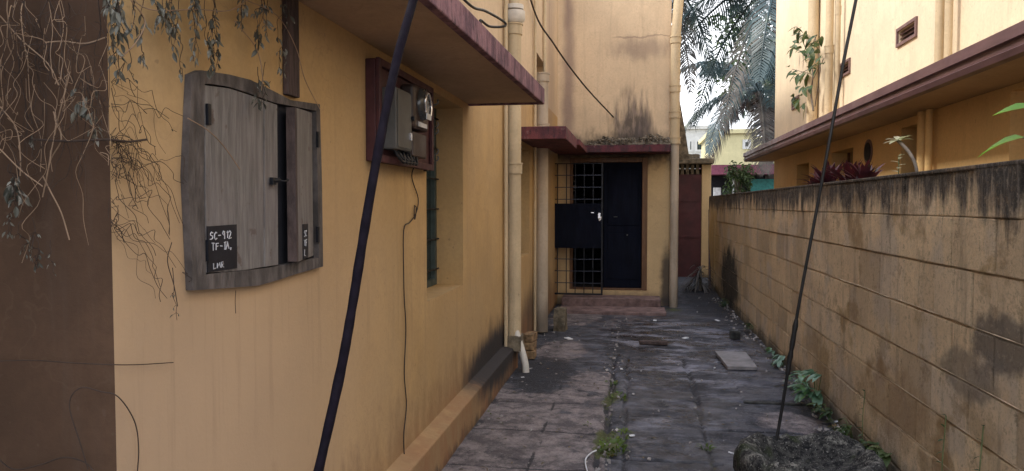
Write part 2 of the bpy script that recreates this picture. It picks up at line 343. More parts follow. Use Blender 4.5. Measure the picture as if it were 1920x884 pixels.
M['mortar'] = plain('pale_smeared_mortar', (.56,.44,.30), .9, var=.5, scale=9, bump=.5, dark=.9)
def lane_mat():
    n = NT('damp_stained_concrete', .6, .5)
    dirt, clean, moss, wet = n.attr('dirt'), n.attr('clean'), n.attr('moss'), n.attr('wet')
    f = n.noise(7, detail=10, rough=.78); g = n.noise(55, detail=6, rough=.8)
    dev = lambda q, k: n.mul(n.ma('SUBTRACT', q, .5), k)
    c = n.mix(n.rng(f, .40, .62), (.011,.012,.017), (.068,.070,.088))
    c = n.mix(n.mul(n.rng(n.noise(2.2, (1,1,1), detail=8, rough=.7, off=(4,4,0)), .46, .62), .6), c, (.098,.098,.115))
    lite = n.mix(n.rng(n.noise(5, detail=9, rough=.78, off=(2,2,2)), .40, .62), (.085,.072,.076), (.26,.22,.215))
    cm = n.addc(clean, dev(n.noise(5, detail=10, rough=.75), 1.6))
    c = n.mix(n.rng(cm, .42, .62), c, lite)
    c = n.mix(n.mul(n.rng(n.addc(dirt, dev(n.noise(8, detail=9, rough=.78, off=(9,2,1)), 1.6)), .38, .66), .88), c, (.012,.012,.017))
    st = n.noise(2.6, (.8,1.5,1), detail=10, rough=.72, off=(1,6,2))
    c = n.mix(n.mul(n.rng(st, .50, .60), n.mul(n.rng(wet, .2, .8), .8)), c, (.27,.27,.32))  # sky reflections of the wet streaks painted in as pale bluish colour
    c = n.mix(n.mul(n.rng(n.addc(moss, dev(n.noise(14, detail=7, rough=.7), 1.5)), .42, .62), .92), c, n.mix(n.noise(20), (.03,.045,.01), (.095,.10,.02)))
    c = n.mix(n.mul(n.rng(g, .56, .66), .45), c, (.34,.31,.31))
    c = n.mix(n.mul(n.rng(n.noise(75, detail=4, rough=.8, off=(3,1,8)), .54, .64), .6), c, (.014,.014,.018))
    n.bump(n.addc(n.mul(g, .5), f), .7, .018)
    r = n.rng(n.noise(2.2, (.8,1.4,1), detail=8, rough=.7, off=(6,6,1)), .44, .54, 0, .66)
    return n.out(c, n.ma('SUBTRACT', .85, n.mul(n.rng(wet, .15, .6), r)))
M['lane'] = lane_mat()
M['earth'] = plain('dark_damp_earth', (.07,.055,.042), .95, var=.5, scale=3, bump=.5)
M['step'] = plain('red_oxide_step', (.21,.14,.13), .8, var=.45, scale=7, bump=.4, dark=.8)

M['leaf_dark'] = foliage('dark_leaves', [(.03,.06,.02), (.065,.10,.03), (.11,.13,.05)])
M['leaf_blue'] = foliage('bluish_weed_leaves', [(.08,.17,.09), (.20,.32,.24), (.10,.24,.05)], rough=.3)
M['leaf_bright'] = foliage('bright_green_leaves', [(.13,.34,.03), (.24,.48,.05)], trans=.5)
M['leaf_pale'] = foliage('pale_young_leaves', [(.45,.48,.25), (.62,.60,.42)], trans=.4)
M['grass'] = foliage('grass_blades', [(.06,.11,.015), (.12,.17,.03), (.16,.15,.05)])
M['palm'] = foliage('palm_leaflets', [(.04,.065,.065), (.075,.12,.13), (.12,.16,.12)], rough=.35, trans=.2, scale=1)  # bluish haze over the palms is mixed into the leaflet colour
M['palm_dry'] = foliage('dry_palm_leaflets', [(.09,.085,.08), (.16,.145,.13)], rough=.7, trans=.2)
M['palm_trunk'] = plain('palm_bark', (.17,.14,.13), .9, var=.4, scale=8, vec=(1,1,4), bump=.5)
M['twig_tan'] = plain('pale_dry_stems', (.30,.20,.13), .8)
M['twig_dark'] = plain('dark_dry_stems', (.05,.032,.024), .85)
M['dry_leaf'] = foliage('shrivelled_grey_leaves', [(.06,.06,.048), (.17,.165,.135), (.34,.33,.29)], trans=.1, scale=14)
M['grit'] = plain('pale_grit', (.26,.24,.23), .9, var=.6, scale=3)
M['dead_leaf'] = foliage('dead_brown_leaves', [(.07,.045,.02), (.16,.11,.05), (.05,.07,.02)], trans=.1, scale=6)
M['bromeliad'] = foliage('red_bromeliad_leaves', [(.04,.010,.015), (.085,.016,.02), (.04,.035,.02)], scale=9)
M['stem_green'] = plain('green_stems', (.14,.17,.07), .7)
M['bark'] = plain('grey_bark', (.14,.115,.09), .9, var=.4)
M['litter'] = plain('mouldy_leaf_litter', (.15,.125,.095), .95, var=.7, scale=14, bump=.9)

# ================================================================== SETTING
g = MB(); g.box(-150, 250, -60, 400, -.5, -.06); tag(g.build('ground', M['earth']), 'dark damp earth under and around the buildings', 'ground', kind='structure')

# the lane: one height field with slab joints, cracks and patches
def lane():
    X0, X1, Y0, Y1 = -1.32, 1.70, 2.6, 19.5
    nx, ny = 170, 0
    ys = []; y = Y0
    while y < Y1: ys.append(y); y += .014 if y < 7.6 else .022 if y < 10 else .05
    ys = [-3.0, -1.5, 0, 1.2, 2.0] + ys
    xs = [X0 + (X1-X0)*i/nx for i in range(nx+1)]
    def wob(a, s=1.0, k=0): return mn.noise(V((a*s, k*7.1, 3.3)))
    verts = []; dirt = []; clean = []; moss = []; wet = []
    sm = lambda a, b, t: max(0, min(1, (t-a)/(b-a)))**2*(3-2*max(0, min(1, (t-a)/(b-a))))
    def ell(x, y, cx, cy, rx, ry): return max(0, 1 - (((x-cx)/rx)**2 + ((y-cy)/ry)**2)**.5)
    cross_c = [4.72, 6.22, 7.3]
    cross_r = [5.46, 6.25]
    cross_l = [4.4, 5.15, 5.9, 6.6]
    for y in ys:
        for x in xs:
            v = V((x, y, 0)); z = .010*mn.noise(v*1.3) + .004*mn.noise(v*6) + .0015*mn.noise(v*22)
            j = 0; jm = 0
            def groove(d, w, dep, mossy=0):
                nonlocal z, j, jm
                k = max(0, 1 - abs(d)/w)
                if k > 0: z -= dep*min(1, k*1.8); j = max(j, min(1, k*1.6))
                if mossy: jm = max(jm, mossy*max(0, 1-abs(d)/(w*3.5)))
            w1 = .035*wob(y, 1.6, 1) + .01*wob(y, 7, 1)
            if y < 8: groove(x+.20-w1, .030, .03, .75*sm(8, 6.8, y) if y < 8 else 0)
            if y < 8.0: groove(x+.06-.03*wob(y, 2, 2), .018, .018, .4)
            if 3 < y < 7.9: groove(x-.51-.03*wob(y, 1.6, 3)-.008*wob(y, 9, 3), .022, .022, .35)
            if -.2 < x < .55:
                for i, cy in enumerate(cross_c[:2]): groove(y-cy-.05*wob(x, 2.2, 10+i)-.015*wob(x, 9, 10+i), .026 if i == 0 else .014, .028 if i == 0 else .008)
            if x > .5:
                for i, cy in enumerate(cross_r): groove(y-cy-.02*wob(x, 2.2, 14+i)-.06*(x-1)*0, (.018, .03 if x > .85 else .012)[i], (.015, .035 if x > .85 else .01)[i])
            if x < -.2:
                for i, cy in enumerate(cross_l): groove(y-cy-.02*wob(x, 3, 20+i), .010, .005)
                groove(x+.62-.012*wob(y, 3, 25), .010, .006) if y < 6.9 else None
                groove(y-7.16-.05*wob(x, 2, 27), .03 if x > -.85 else .012, .03)
            # settled centre slab, heaved right slab
            if x < -.20 and y < 7.16: z += .012
            if x > .51 and y < 6.25: z -= .012*sm(6.25, 5.6, y)
            if x > .9 and y > 6.25 and y < 8: z += .012
            n1 = mn.noise(v*1.7 + V((5,5,5))); n2 = mn.noise(v*4.3)
            dd = (.26 if x < -.2 else .36) + .35*n1 + .2*n2
            dd = max(dd, .9*j)
            dd = max(dd, 1.1*ell(x, y, -.85, 7.0, .45, 1.3) + .1)
            dd = max(dd, .95*ell(x, y, .1, 9.0, 1.0, 2.4) + .05*n2)
            dd = max(dd, .9*ell(x, y, 1.25, 12.5, .6, 5) + .2)
            dd = max(dd, 1.2*sm(.16, .0, 1.48-x)*(.6+n2)); dd = max(dd, .9*sm(.12, 0, x+1.13)*(.3+n2))
            cc = 0
            if x < -.18: cc = .72 + .3*n1 - .55*max(0, ell(x, y, -.85, 7.0, .42, 1.0)*2)
            if y > 7.16: cc = 0
            cc = max(cc, 1.5*ell(x, y, -.80, 8.15, .42, .95), 1.3*ell(x, y, -.80, 10.6, .55, 1.1), 1.2*ell(x, y, 1.15, 5.75, .40, .45))
            if x > -.18 and y < 6.6: cc = max(cc, .22 + .3*n1)
            if 9.7 < y < 12 and x < .1 and x > -1.2: cc = max(cc, .45+.3*n2)
            mm = max(jm*(.6+1.2*mn.noise(v*2.5 + V((9,0,0)))), 1.4*ell(x, y, -.18, 5.0, .13, .45), .9*ell(x,y,-.16,6.3,.12,.5), .7*ell(x, y, .60, 11.6, .35, .5), .7*ell(x,y,1.45,5.2,.12,2.5))
            ww = .25 + .75*max(ell(x, y, .45, 8.6, 1.3, 3.2), .5*ell(x, y, .3, 5.5, .6, 2)) if x > -.9 else .15
            if x < -.18 and y < 7.2: ww = .05
            verts.append((x, y, z)); dirt.append(max(0, min(1, dd))); clean.append(max(0, min(1, cc))); moss.append(max(0, min(1, mm))); wet.append(max(0, min(1, ww)))
    n = nx+1; faces = [(r*n+i, r*n+i+1, (r+1)*n+i+1, (r+1)*n+i) for r in range(len(ys)-1) for i in range(nx)]
    me = bpy.data.meshes.new('lane_paving'); me.from_pydata(verts, [], faces)
    for nm, arr in (('dirt', dirt), ('clean', clean), ('moss', moss), ('wet', wet)):
        a = me.attributes.new(nm, 'FLOAT', 'POINT'); a.data.foreach_set('value', arr)
    me.polygons.foreach_set('use_smooth', [True]*len(me.polygons))
    me.materials.append(M['lane']); o = bpy.data.objects.new('path', me); C.objects.link(o)
    tag(o, 'damp stained concrete lane of cracked slabs between the houses', 'path', kind='structure')
lane()

# ================================================================== NEAR HOUSE (left)
WX, PX = -1.23, -1.13
house = thing('house', 'ochre plastered house on the left with maroon canopies and drain pipes', 'house', (-1.23, 1.6, 0))
w = MB()
WIN1 = (4.33, 5.29, 1.02, 2.352); WIN2 = (8.0, 8.77, 1.03, 2.29); NICHE = (9.12, 10.35, 3.05, 3.52)
fence_sheet(w, (WX,0,0), (0,1,0), (0,0,1), (1,0,0), 1.6, 12, 0, 3.0, [(4.33,5.29,1.02,2.30), (8.0,8.77,1.03,2.25)], .25)
w.build('wall', M['near_wall'], house, recalc=False)
w = MB(); fence_sheet(w, (WX,0,0), (0,1,0), (0,0,1), (1,0,0), 1.6, 12, 3.0, 5.5, [NICHE], .35)
w.quad((WX,1.6,5.5),(WX,12,5.5),(-7,12,5.5),(-7,1.6,5.5)); w.quad((-7,1.6,0),(-7,12,0),(-7,12,5.5),(-7,1.6,5.5))
w.build('upper_wall', M['upper_wall'], house, recalc=False)
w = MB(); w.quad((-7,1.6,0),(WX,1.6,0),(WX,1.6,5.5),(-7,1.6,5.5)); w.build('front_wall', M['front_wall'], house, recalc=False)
# unseen roof, side wall and column, added to shade the front face
w = MB(); w.box(-7, -1.45, -3.2, 1.597, 2.75, 2.9); w.box(-7.2, -7, -3.2, 1.6, -.06, 2.9); w.build('shade_roof', M['soffit'], house)
w = MB(); w.box(-1.62, -1.47, -3.1, -2.95, -.06, 2.748); w.build('shade_roof_column', M['soffit'], house)
p = MB(); p.add([(WX,1.55,-.06),(PX,1.55,-.06),(PX,1.55,.235),(WX,1.55,.262),(WX,7.25,-.06),(PX,7.25,-.06),(PX,7.25,.235),(WX,7.25,.262)],
    [(0,1,2,3),(4,7,6,5),(1,5,6,2),(2,6,7,3)])
p.build('plinth', M['near_wall'], house, bevel=.008)
def window(parent, X, y0, y1, z0, z1, bars=6):
    f = MB(); t = .05
    for a,b,c,d in ((y0,y0+t,z0,z1),(y1-t,y1,z0,z1),(y0+t,y1-t,z0,z0+t),(y0+t,y1-t,z1-t,z1),((y0+y1)/2-.02,(y0+y1)/2+.02,z0+t,z1-t)):
        f.box(X, X+.05, a+.001, b-.001, c+.001, d-.001)
    fr = f.build('window', M['win_frame'], parent, bevel=.004)
    g = MB(); g.box(X+.012, X+.018, y0+.02, y1-.02, z0+.02, z1-.02)
    q = g.build('pane', M['win_glass'], fr)
    b = MB()
    for k in range(bars):
        z = z0+.12+(z1-z0-.2)*k/(bars-1); b.tube([(X+.062,y0,z),(X+.062,y1,z)], .006, 6)
    b.build('bar', M['black_metal'], fr)
window(house, WX-.245, 4.33, 5.29, 1.02, 2.30); window(house, WX-.245, 8.0, 8.77, 1.03, 2.25)
g = MB(); g.box(WX-.36, WX-.345, 9.1, 10.37, 3.03, 3.54); g.build('ventilator', M['interior'], house)
# canopy over the meter board and first window
def canopy(parent, pts_outer, y0, y1, zb, zt, drop=.0):
    (xa, xb) = pts_outer
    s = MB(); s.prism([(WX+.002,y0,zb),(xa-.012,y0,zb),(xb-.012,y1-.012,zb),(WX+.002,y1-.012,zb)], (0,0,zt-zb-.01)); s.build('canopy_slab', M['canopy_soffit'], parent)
    f = MB(); f.prism([(xa-.011,y0,zb-.012),(xa+.03,y0,zb-.012),(xb+.03,y1+.03,zb-.012),(WX+.002,y1+.03,zb-.012),(WX+.002,y1-.011,zb-.012),(xb-.011,y1-.011,zb-.012)], (0,0,zt-zb+.012))
    f.build('canopy_fascia', M['fascia'], parent, bevel=.006)
zC = 2.352
canopy(house, (-.80, -.69), 1.62, 5.47, zC, zC+.105)
c2 = MB(); c2.box(WX+.002, -.72, 7.9, 9.35, 2.30, 2.435); c2.build('canopy_slab', M['red_slab'], house, bevel=.008)
# drain pipes
def pipe(parent, pts, r, mat, collars=(), name='drain_pipe', n=20):
    b = MB(); b.tube(pts, r, n); o = b.build(name, mat, parent)
    for c in collars:
        k = MB(); k.tube([c, V(c)+V((0,0,.09))], r*1.16, n); k.tube([V(c)+V((0,0,.09)), V(c)+V((0,0,.105))], r*1.26, n); k.build('collar', mat, o)
    return o
p1 = onx(964, 400, WX+.085)
P1Y = p1.y
pp = pipe(house, [(WX+.085,P1Y,.34),(WX+.085,P1Y,3.30)], .068, M['pipe'], [(WX+.085,P1Y,1.9),(WX+.085,P1Y,3.22)])
pp = pipe(house, [(WX+.075,P1Y+.06,3.30),(WX+.075,P1Y+.06,5.48)], .052, M['pipe'], [(WX+.075,P1Y+.06,4.6)])
pipe(house, [(WX+.03,P1Y-.16,.26),(WX+.03,P1Y-.16,5.48)], .016, M['pipe'], name='conduit', n=10)
pipe(house, [(WX+.03,P1Y-.10,.26),(WX+.03,P1Y-.10,5.48)], .012, M['pipe'], name='conduit', n=10)
k = MB(); k.tube([(WX+.09,P1Y,3.33),(WX+.09,P1Y,3.36),(WX+.09,P1Y,3.44)], [.075,.10,.10], 18); k.tube([(WX+.09,P1Y,3.46),(WX+.09,P1Y,3.50)], .085, 18)
k.build('rain_head', M['pvc'], house)
e0 = onz(985, 628, .36); e = curve([(WX+.10,P1Y-.02,.50),(WX+.11,P1Y-.03,.38),(WX+.17,P1Y-.08,.22),(WX+.21,P1Y-.12,.10),(WX+.22,P1Y-.13,.01)], 6)
k = MB(); k.tube(e, .033, 16); k.build('drain_elbow', M['pvc'], house)
p2 = onx(1016, 400, WX+.09); P2Y = p2.y
pipe(house, [(WX+.09,P2Y,.02),(WX+.09,P2Y,3.22)], .078, M['pipe_grey'], [(WX+.09,P2Y,2.5),(WX+.09,P2Y,3.12)])
pipe(house, [(WX+.03,P2Y-.2,.06),(WX+.03,P2Y-.2,5.48)], .018, M['pipe'], name='conduit', n=10)
pipe(house, [(WX+.03,P2Y+.75,.06),(WX+.03,P2Y+.75,5.48)], .022, M['pipe'], name='conduit', n=10)

# brick stub and mouldy stub at the pipes' feet
def rough_block(name, c, s, mat, amp=.012, label='', cat='', hollow=False, rot=0, cuts=5):
    bm = bmesh.new(); bmesh.ops.create_cube(bm, size=1); bmesh.ops.subdivide_edges(bm, edges=bm.edges, cuts=cuts, use_grid_fill=True)
    for v in bm.verts:
        q = V((v.co.x*s[0], v.co.y*s[1], v.co.z*s[2]))
        if hollow and v.co.z > .49 and abs(v.co.x) < .33 and abs(v.co.y) < .3: q.z -= s[2]*.55
        q.x *= 1 - .10*(v.co.z+.5); q.y *= 1 - .08*(v.co.z+.5)
        w_ = q + V(c); q += V((mn.noise(w_*9), mn.noise(w_*9+V((5,0,0))), mn.noise(w_*9+V((0,5,0)))))*amp + V((mn.noise(w_*31), mn.noise(w_*31+V((5,0,0))), mn.noise(w_*31+V((0,5,0)))))*amp*.35
        v.co = q
    me = bpy.data.meshes.new(name); bm.to_mesh(me); bm.free(); me.materials.append(mat)
    o = bpy.data.objects.new(name, me); C.objects.link(o); o.location = c; o.rotation_euler.z = rot
    return tag(o, label, cat)
bb = thing('brick_stack', 'broken orange brick stack at the foot of the nearer drain pipe', 'bricks', (WX+.22, P1Y+.62, 0))
for i in range(3):
    b = MB(); q = V((WX+.17+rnd.uniform(-.015,.015), P1Y+.62+rnd.uniform(-.02,.02), .045+i*.088)); a = rnd.uniform(-.15,.15)
    b.obox(q, (.052*math.cos(a), .052*math.sin(a), 0), (-.10*math.sin(a), .10*math.cos(a), 0), (0,0,.040)); b.build('brick', M['brick'], bb, bevel=.006)
rough_block('concrete_stub', (WX+.30, P2Y+.25, .13), (.16,.24,.30), M['stub'], .02, 'mouldy broken concrete stub beside the farther drain pipe', 'stub')
rough_block('concrete_stub', (WX+.09, P1Y-.02, .28), (.17,.22,.13), M['stub'], .015, 'small stained concrete footing under the nearer drain pipe', 'stub')

# ================================================================== CUPBOARD on the near wall
FX = -1.207
def fx(px, py, X=FX): return onx(px, py, X)
cb = thing('meter_cupboard', 'weathered grey wooden wall cupboard with two plank doors left slightly ajar', 'cupboard', (WX, 2.35, 1.4))
outer = [fx(362,545), fx(352,330), fx(360,140), fx(378,132), fx(430,140), fx(470,150), fx(515,172), fx(545,188), fx(600,196), fx(604,350), fx(606,500), fx(560,513), fx(520,526), fx(485,536), fx(420,541)]
inner = [fx(386,515), fx(382,330), fx(384,158), fx(392,157), fx(430,163), fx(470,176), fx(512,192), fx(540,198), fx(593,208), fx(596,350), fx(598,484), fx(560,490), fx(520,500), fx(485,505), fx(420,511)]
fr = MB(); n_ = len(outer)
for i in range(n_):
    j = (i+1) % n_; d = V((-.022,0,0))
    fr.quad(outer[i], outer[j], inner[j], inner[i]); fr.quad(outer[j], outer[i], outer[i]+d, outer[j]+d); fr.quad(inner[i], inner[j], inner[j]+d, inner[i]+d)
fr.build('frame', M['wood_frame'], cb, recalc=True, bevel=.003)
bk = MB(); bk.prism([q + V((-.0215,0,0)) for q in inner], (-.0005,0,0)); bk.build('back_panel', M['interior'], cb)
def plate(name, pts, X, th, mat, parent, bevel=.002):   # panel outline on the plane X, thickness th behind it
    b = MB(); b.prism([onx(a, c, X) for a, c in pts], (-th,0,0)); return b.build(name, mat, parent, bevel=bevel)
DX = FX-.004
dl = plate('door', [(387,512),(384,160),(430,166),(470,179),(494,188),(495,501),(460,507),(420,510)], DX, .012, M['wood'], cb)
dl2 = plate('door_plank', [(497,501),(496,189),(512,194),(520,197),(522,497)], DX+.002, .012, M['wood'], dl)
# right leaf stands slightly open
y0 = fx(548,350).y; zt, zb_ = fx(548,200).z, fx(548,492).z
hin = fx(592,350); hin.z = 0
dr = MB(); a0 = V((FX-.012, hin.y, 0)); a1 = V((FX+.035, y0-.03, 0)); up = V((0,0,1)); nrm = V((a1.y-a0.y, -(a1.x-a0.x), 0)).normalized()*.024
if nrm.x > 0: nrm = -nrm
za, zc = fx(592,480).z, fx(592,212).z
dr.prism([a0+up*za, a1+up*(zb_+.004), a1+up*(zt-.01), a0+up*zc], nrm)
drr = dr.build('door', M['wood'], cb, bevel=.002)
ed = MB(); e1 = a1 + (a1-a0).normalized()*.002; ed.prism([e1+up*(zb_+.006), e1+up*(zt-.012), e1+(a1-a0).normalized()*.024+up*(zt-.012), e1+(a1-a0).normalized()*.024+up*(zb_+.006)], nrm*1.3); ed.build('edge_strip', M['wood_dark'], drr)
# hasp
h = MB(); pa = onx(512,340, DX+.012); pb = onx(524,338,DX+.02); h.tube([pa, pb], .008, 8); h.obox(pa, (.006,0,0), (0,.012,0), (0,0,.012)); h.tube(curve([pb, pb+V((.012,.012,-.004)), pb+V((.012,.035,0)), pb+V((.006,.05,.002))],5), .004, 6); h.build('hasp', M['black_metal'], cb)
for (px, py) in ((391,215),(391,470),(596,262),(596,440)):
    q = onx(px, py, FX+.002); b = MB(); b.box(q.x-.004, q.x+.004, q.y-.008, q.y+.008, q.z-.03, q.z+.03); b.build('hinge', M['black_metal'], cb)
# number plates with painted lettering
plt = plate('number_plate', [(390,511),(389,425),(444,421),(445,503)], DX+.004, .003, M['black_plate'], dl, bevel=0)
plt['label'] = 'black number plate with white letters on the left door'
ra0 = a0.lerp(a1, .42) - nrm.normalized()*.003; ra1 = a0.lerp(a1, .75) - nrm.normalized()*.003
zz0, zz1 = fx(570,484).z, fx(570,420).z
rp = MB(); rp.prism([ra0+up*zz0, ra1+up*zz0, ra1+up*zz1, ra0+up*zz1], nrm.normalized()*.002); rp.build('number_plate', M['black_plate'], drr)
G = {'S':[[(1,.9),(.6,1),(.1,.85),(.15,.6),(.8,.45),(.9,.15),(.5,0),(0,.1)]], 'C':[[(1,.85),(.5,1),(.05,.6),(.1,.2),(.5,0),(1,.12)]], '-':[[(.1,.5),(.8,.5)]],
     '9':[[(.9,.7),(.5,.5),(.1,.7),(.4,1),(.85,.9),(.9,.5),(.8,0)]], '1':[[(.3,.8),(.5,1),(.5,0)]], '2':[[(.1,.8),(.5,1),(.9,.75),(.5,.35),(.05,0),(1,.03)]],
     'T':[[(0,1),(1,1)],[(.5,1),(.5,0)]], 'F':[[(1,1),(.1,1),(.1,0)],[(.1,.55),(.8,.55)]], 'I':[[(.2,1),(.8,1)],[(.5,1),(.5,0)],[(.2,0),(.8,0)]], 'A':[[(0,0),(.5,1),(1,0)],[(.2,.4),(.8,.4)]],
     ',':[[(.3,.1),(.15,-.2)]], 'L':[[(.1,1),(.05,0),(.9,.05)]], 'M':[[(0,0),(.1,.95),(.5,.4),(.9,1),(1,0)]], 'R':[[(.1,0),(.1,1),(.7,.95),(.7,.6),(.15,.5),(.9,0)]]}
def write(parent, text, org, udir, hgt, wid, r, off):
    b = MB(); x = 0
    for ch in text:
        if ch in G:
            for st in G[ch]:
                pts = [V(org) + V(udir)*(x + a*wid*.7 + rnd.uniform(-.0012,.0012)) + V((0,0,1))*(c*hgt + rnd.uniform(-.0014,.0014)) + V(off) for a, c in st]; b.tube(pts, r, 5)
        x += wid*(.6 if ch in ',1I' else 1)
    return b.build('lettering', M['chalk'], parent)
for txt, py, h_, px in (('SC-912', 450, .022, 394), ('TF-IA,', 470, .020, 397), ('LMR', 504, .016, 400)):
    write(plt, txt, onx(px, py, DX+.005), (0,1,0), h_, .0215, .0017, (0,0,0))
for k, txt in enumerate(('SC', 'TF', 'L')):
    write(bpy.data.objects['number_plate.001'], txt, ra1 + (ra0-ra1)*.12 + up*(zz1-.045-k*.035), (ra0-ra1).normalized(), .022, .022, .0016, -nrm.normalized()*.002)
# wooden trunking above the cupboard
t = MB(); a, b = onx(541,188,FX), onx(563,188,FX); t.box(WX+.001, FX, a.y, b.y, 1.99, 2.36); tag(t.build('wooden_trunking', M['wood_dark'], None, bevel=.004), 'dark timber trunking running up the wall above the grey cupboard', 'trunking')

# ================================================================== ELECTRIC METER BOARD
mb_ = thing('electric_meter_board', 'maroon wooden meter board with grey fuse box and old electricity meter', 'meter board', (WX, 3.3, 1.8))
b = MB(); b.box(WX+.001, -1.18, 3.31, 4.25, 1.805, 2.275); b.build('backboard', M['board'], mb_, bevel=.004)
b = MB()
for c in ((3.31,3.345,1.80,2.28),(4.215,4.25,1.80,2.28)): b.box(-1.179, -1.16, c[0], c[1], c[2], c[3])
for c in ((3.346,4.214,1.80,1.835),(3.346,4.214,2.245,2.28)): b.box(-1.179, -1.16, *c)
b.build('frame_batten', M['board'], mb_, bevel=.003)
b = MB(); b.box(-1.179, -1.105, 3.385, 3.62, 1.865, 2.155); fb = b.build('fuse_box', M['grey_box'], mb_, bevel=.006)
b = MB(); b.box(-1.104, -1.100, 3.395, 3.61, 1.875, 2.145); b.build('lid', M['grey_box'], fb, bevel=.002)
b = MB(); b.box(-1.0995, -1.092, 3.57, 3.595, 1.92, 1.955); b.build('catch', M['chrome'], fb)
b = MB(); b.tube([(-1.10,3.612,2.03),(-1.085,3.612,2.03)], .012, 10); b.build('knob', M['black_metal'], fb)
b = MB(); b.box(-1.179, -1.10, 3.66, 3.93, 1.99, 2.215); mt = b.build('electricity_meter', M['bakelite'], mb_, bevel=.02, seg=3)
b = MB(); b.tube([(-1.10,3.795,2.125),(-1.078,3.795,2.125),(-1.070,3.795,2.125)], [.085,.08,.06], 22); b.build('meter_cover', M['glassish'], mt)
b = MB(); b.tube(curve([(-1.066,3.75,2.08),(-1.066,3.74,2.15),(-1.066,3.80,2.18),(-1.066,3.85,2.13),(-1.066,3.84,2.07)],6), .007, 6); b.build('cover_ring', M['chrome'], mt)
b = MB(); b.box(-1.068,-1.062,3.76,3.84,2.045,2.075); b.box(-1.099,-1.094,3.72,3.87,2.005,2.028); b.build('name_strip', M['white_bits'], mt)
b = MB(); b.box(-1.179, -1.115, 3.68, 3.93, 1.85, 1.975); b.build('terminal_box', M['bakelite'], mb_, bevel=.006)
b = MB()
for k in range(5):
    y = 3.45+k*.055; b.tube(curve([(-1.14,y,1.87),(-1.12,y+.02,1.825),(-1.11,y+.06+rnd.uniform(-.02,.02),1.81),(-1.13,y+.11,1.86)],5), .008, 6)
b.build('cable_loop', M['black_metal'], mb_)
# insulated hooks at the window edge, right of the board
hk = thing('insulator_bracket', 'small dark service bracket with hooks beside the meter board', 'bracket', (WX, 4.29, 2.0))
b = MB(); b.box(WX+.001, WX+.022, 4.265, 4.305, 1.80, 2.24); b.build('strip', M['black_metal'], hk)
for z in (1.86, 1.90, 2.02, 2.06, 2.19):
    b = MB(); b.tube(curve([(WX+.02,4.285,z),(WX+.07,4.287,z),(WX+.085,4.29,z+.015),(WX+.08,4.29,z+.03)],4), .005, 6); b.build('hook', M['grey_box'], hk)
# drooping wire below the board
b = MB(); wp = [onx(px,py,WX+.012) for px,py in ((768,298),(772,330),(784,372),(780,400),(768,418),(757,432),(757,520),(758,560),(761,620),(758,700),(762,760),(757,820),(762,872),(785,900))]
wp[0].x += .05; b.tube(curve(wp, 6), .0032, 6)
kn = onx(778,396,WX+.016); b.tube(curve([kn+V((0,-.012,.03)), kn+V((.004,.012,.02)), kn+V((0,.012,-.03)), kn+V((0,-.008,-.045)), kn+V((0,-.014,0)), kn+V((0,-.002,.03))],5), .0032, 6)
tag(b.build('loose_wire', M['wire']), 'thin dark knotted wire hanging down the wall below the meter board', 'wire')

# ================================================================== BACK BUILDING
BY = 12.0
bh = thing('building', 'tall cream building closing the lane with canopied dark doorway', 'building', (-.3, BY, 0))
dx0, dx1 = ony(1068,400,BY).x, ony(1214,400,BY).x
zth = .245; ztop = ony(1214,299,BY).z
w = MB(); fence_sheet(w, (0,BY,0), (1,0,0), (0,0,1), (0,-1,0), -1.23, .545, 0, 2.44, [(dx0, dx1, zth, 2.36)], .35)
w.build('lower_wall', M['back_low'], bh, recalc=False)
w = MB(); w.quad((-1.23,BY,2.44),(.545,BY,2.44),(.545,BY,5.6),(-1.23,BY,5.6)); w.quad((.545,BY,0),(.545,19,0),(.545,19,5.6),(.545,BY,5.6)); w.quad((-7,BY,5.6),(.545,BY,5.6),(.545,19,5.6),(-7,19,5.6)); w.quad((-7,19,0),(.545,19,0),(.545,19,5.6),(-7,19,5.6))
w.build('wall', M['back_wall'], bh, recalc=False)
w = MB(); x0,x1 = dx0-.05, dx1+.05
w.quad((-1.22,BY+.36,zth-.002),(.53,BY+.36,zth-.002),(.53,15.5,zth-.002),(-1.22,15.5,zth-.002)); w.quad((-1.22,15.5,0),(.53,15.5,0),(.53,15.5,2.8),(-1.22,15.5,2.8)); w.quad((-1.22,BY+.36,2.8),(-1.22,15.5,2.8),(.53,15.5,2.8),(.53,BY+.36,2.8))
w.quad((-1.22,BY+.36,0),(-1.22,15.5,0),(-1.22,15.5,2.8),(-1.22,BY+.36,2.8)); w.quad((.53,BY+.36,0),(.53,15.5,0),(.53,15.5,2.8),(.53,BY+.36,2.8))
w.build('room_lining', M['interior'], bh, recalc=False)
f = MB(); t = .085
f.box(dx1-t, dx1-.001, BY-.012, BY+.10, zth+.001, 2.355); f.box(dx0+.001, dx0+t*.6, BY+.0, BY+.10, zth+.001, 2.355); f.box(dx0+t*.6+.001, dx1-t-.001, BY+.0, BY+.10, 2.28, 2.355)
f.box(dx0+t*.6+.001, dx1-t-.001, BY-.01, BY+.10, zth+.001, zth+.03)
f.build('door_frame', M['frame_brown'], bh, bevel=.006)
d1 = ony(1132,400,BY+.06).x
d = MB(); d.box(d1, dx1-t-.004, BY+.04, BY+.085, zth+.035, 2.275); dd = d.build('door', M['dark_door'], bh, bevel=.004)
d = MB(); d.box(d1+.06, dx1-t-.06, BY+.030, BY+.039, .42, 1.15); d.box(d1+.06, dx1-t-.06, BY+.030, BY+.039, 1.28, 2.18); d.build('door_panel', M['dark_door'], dd, bevel=.006)
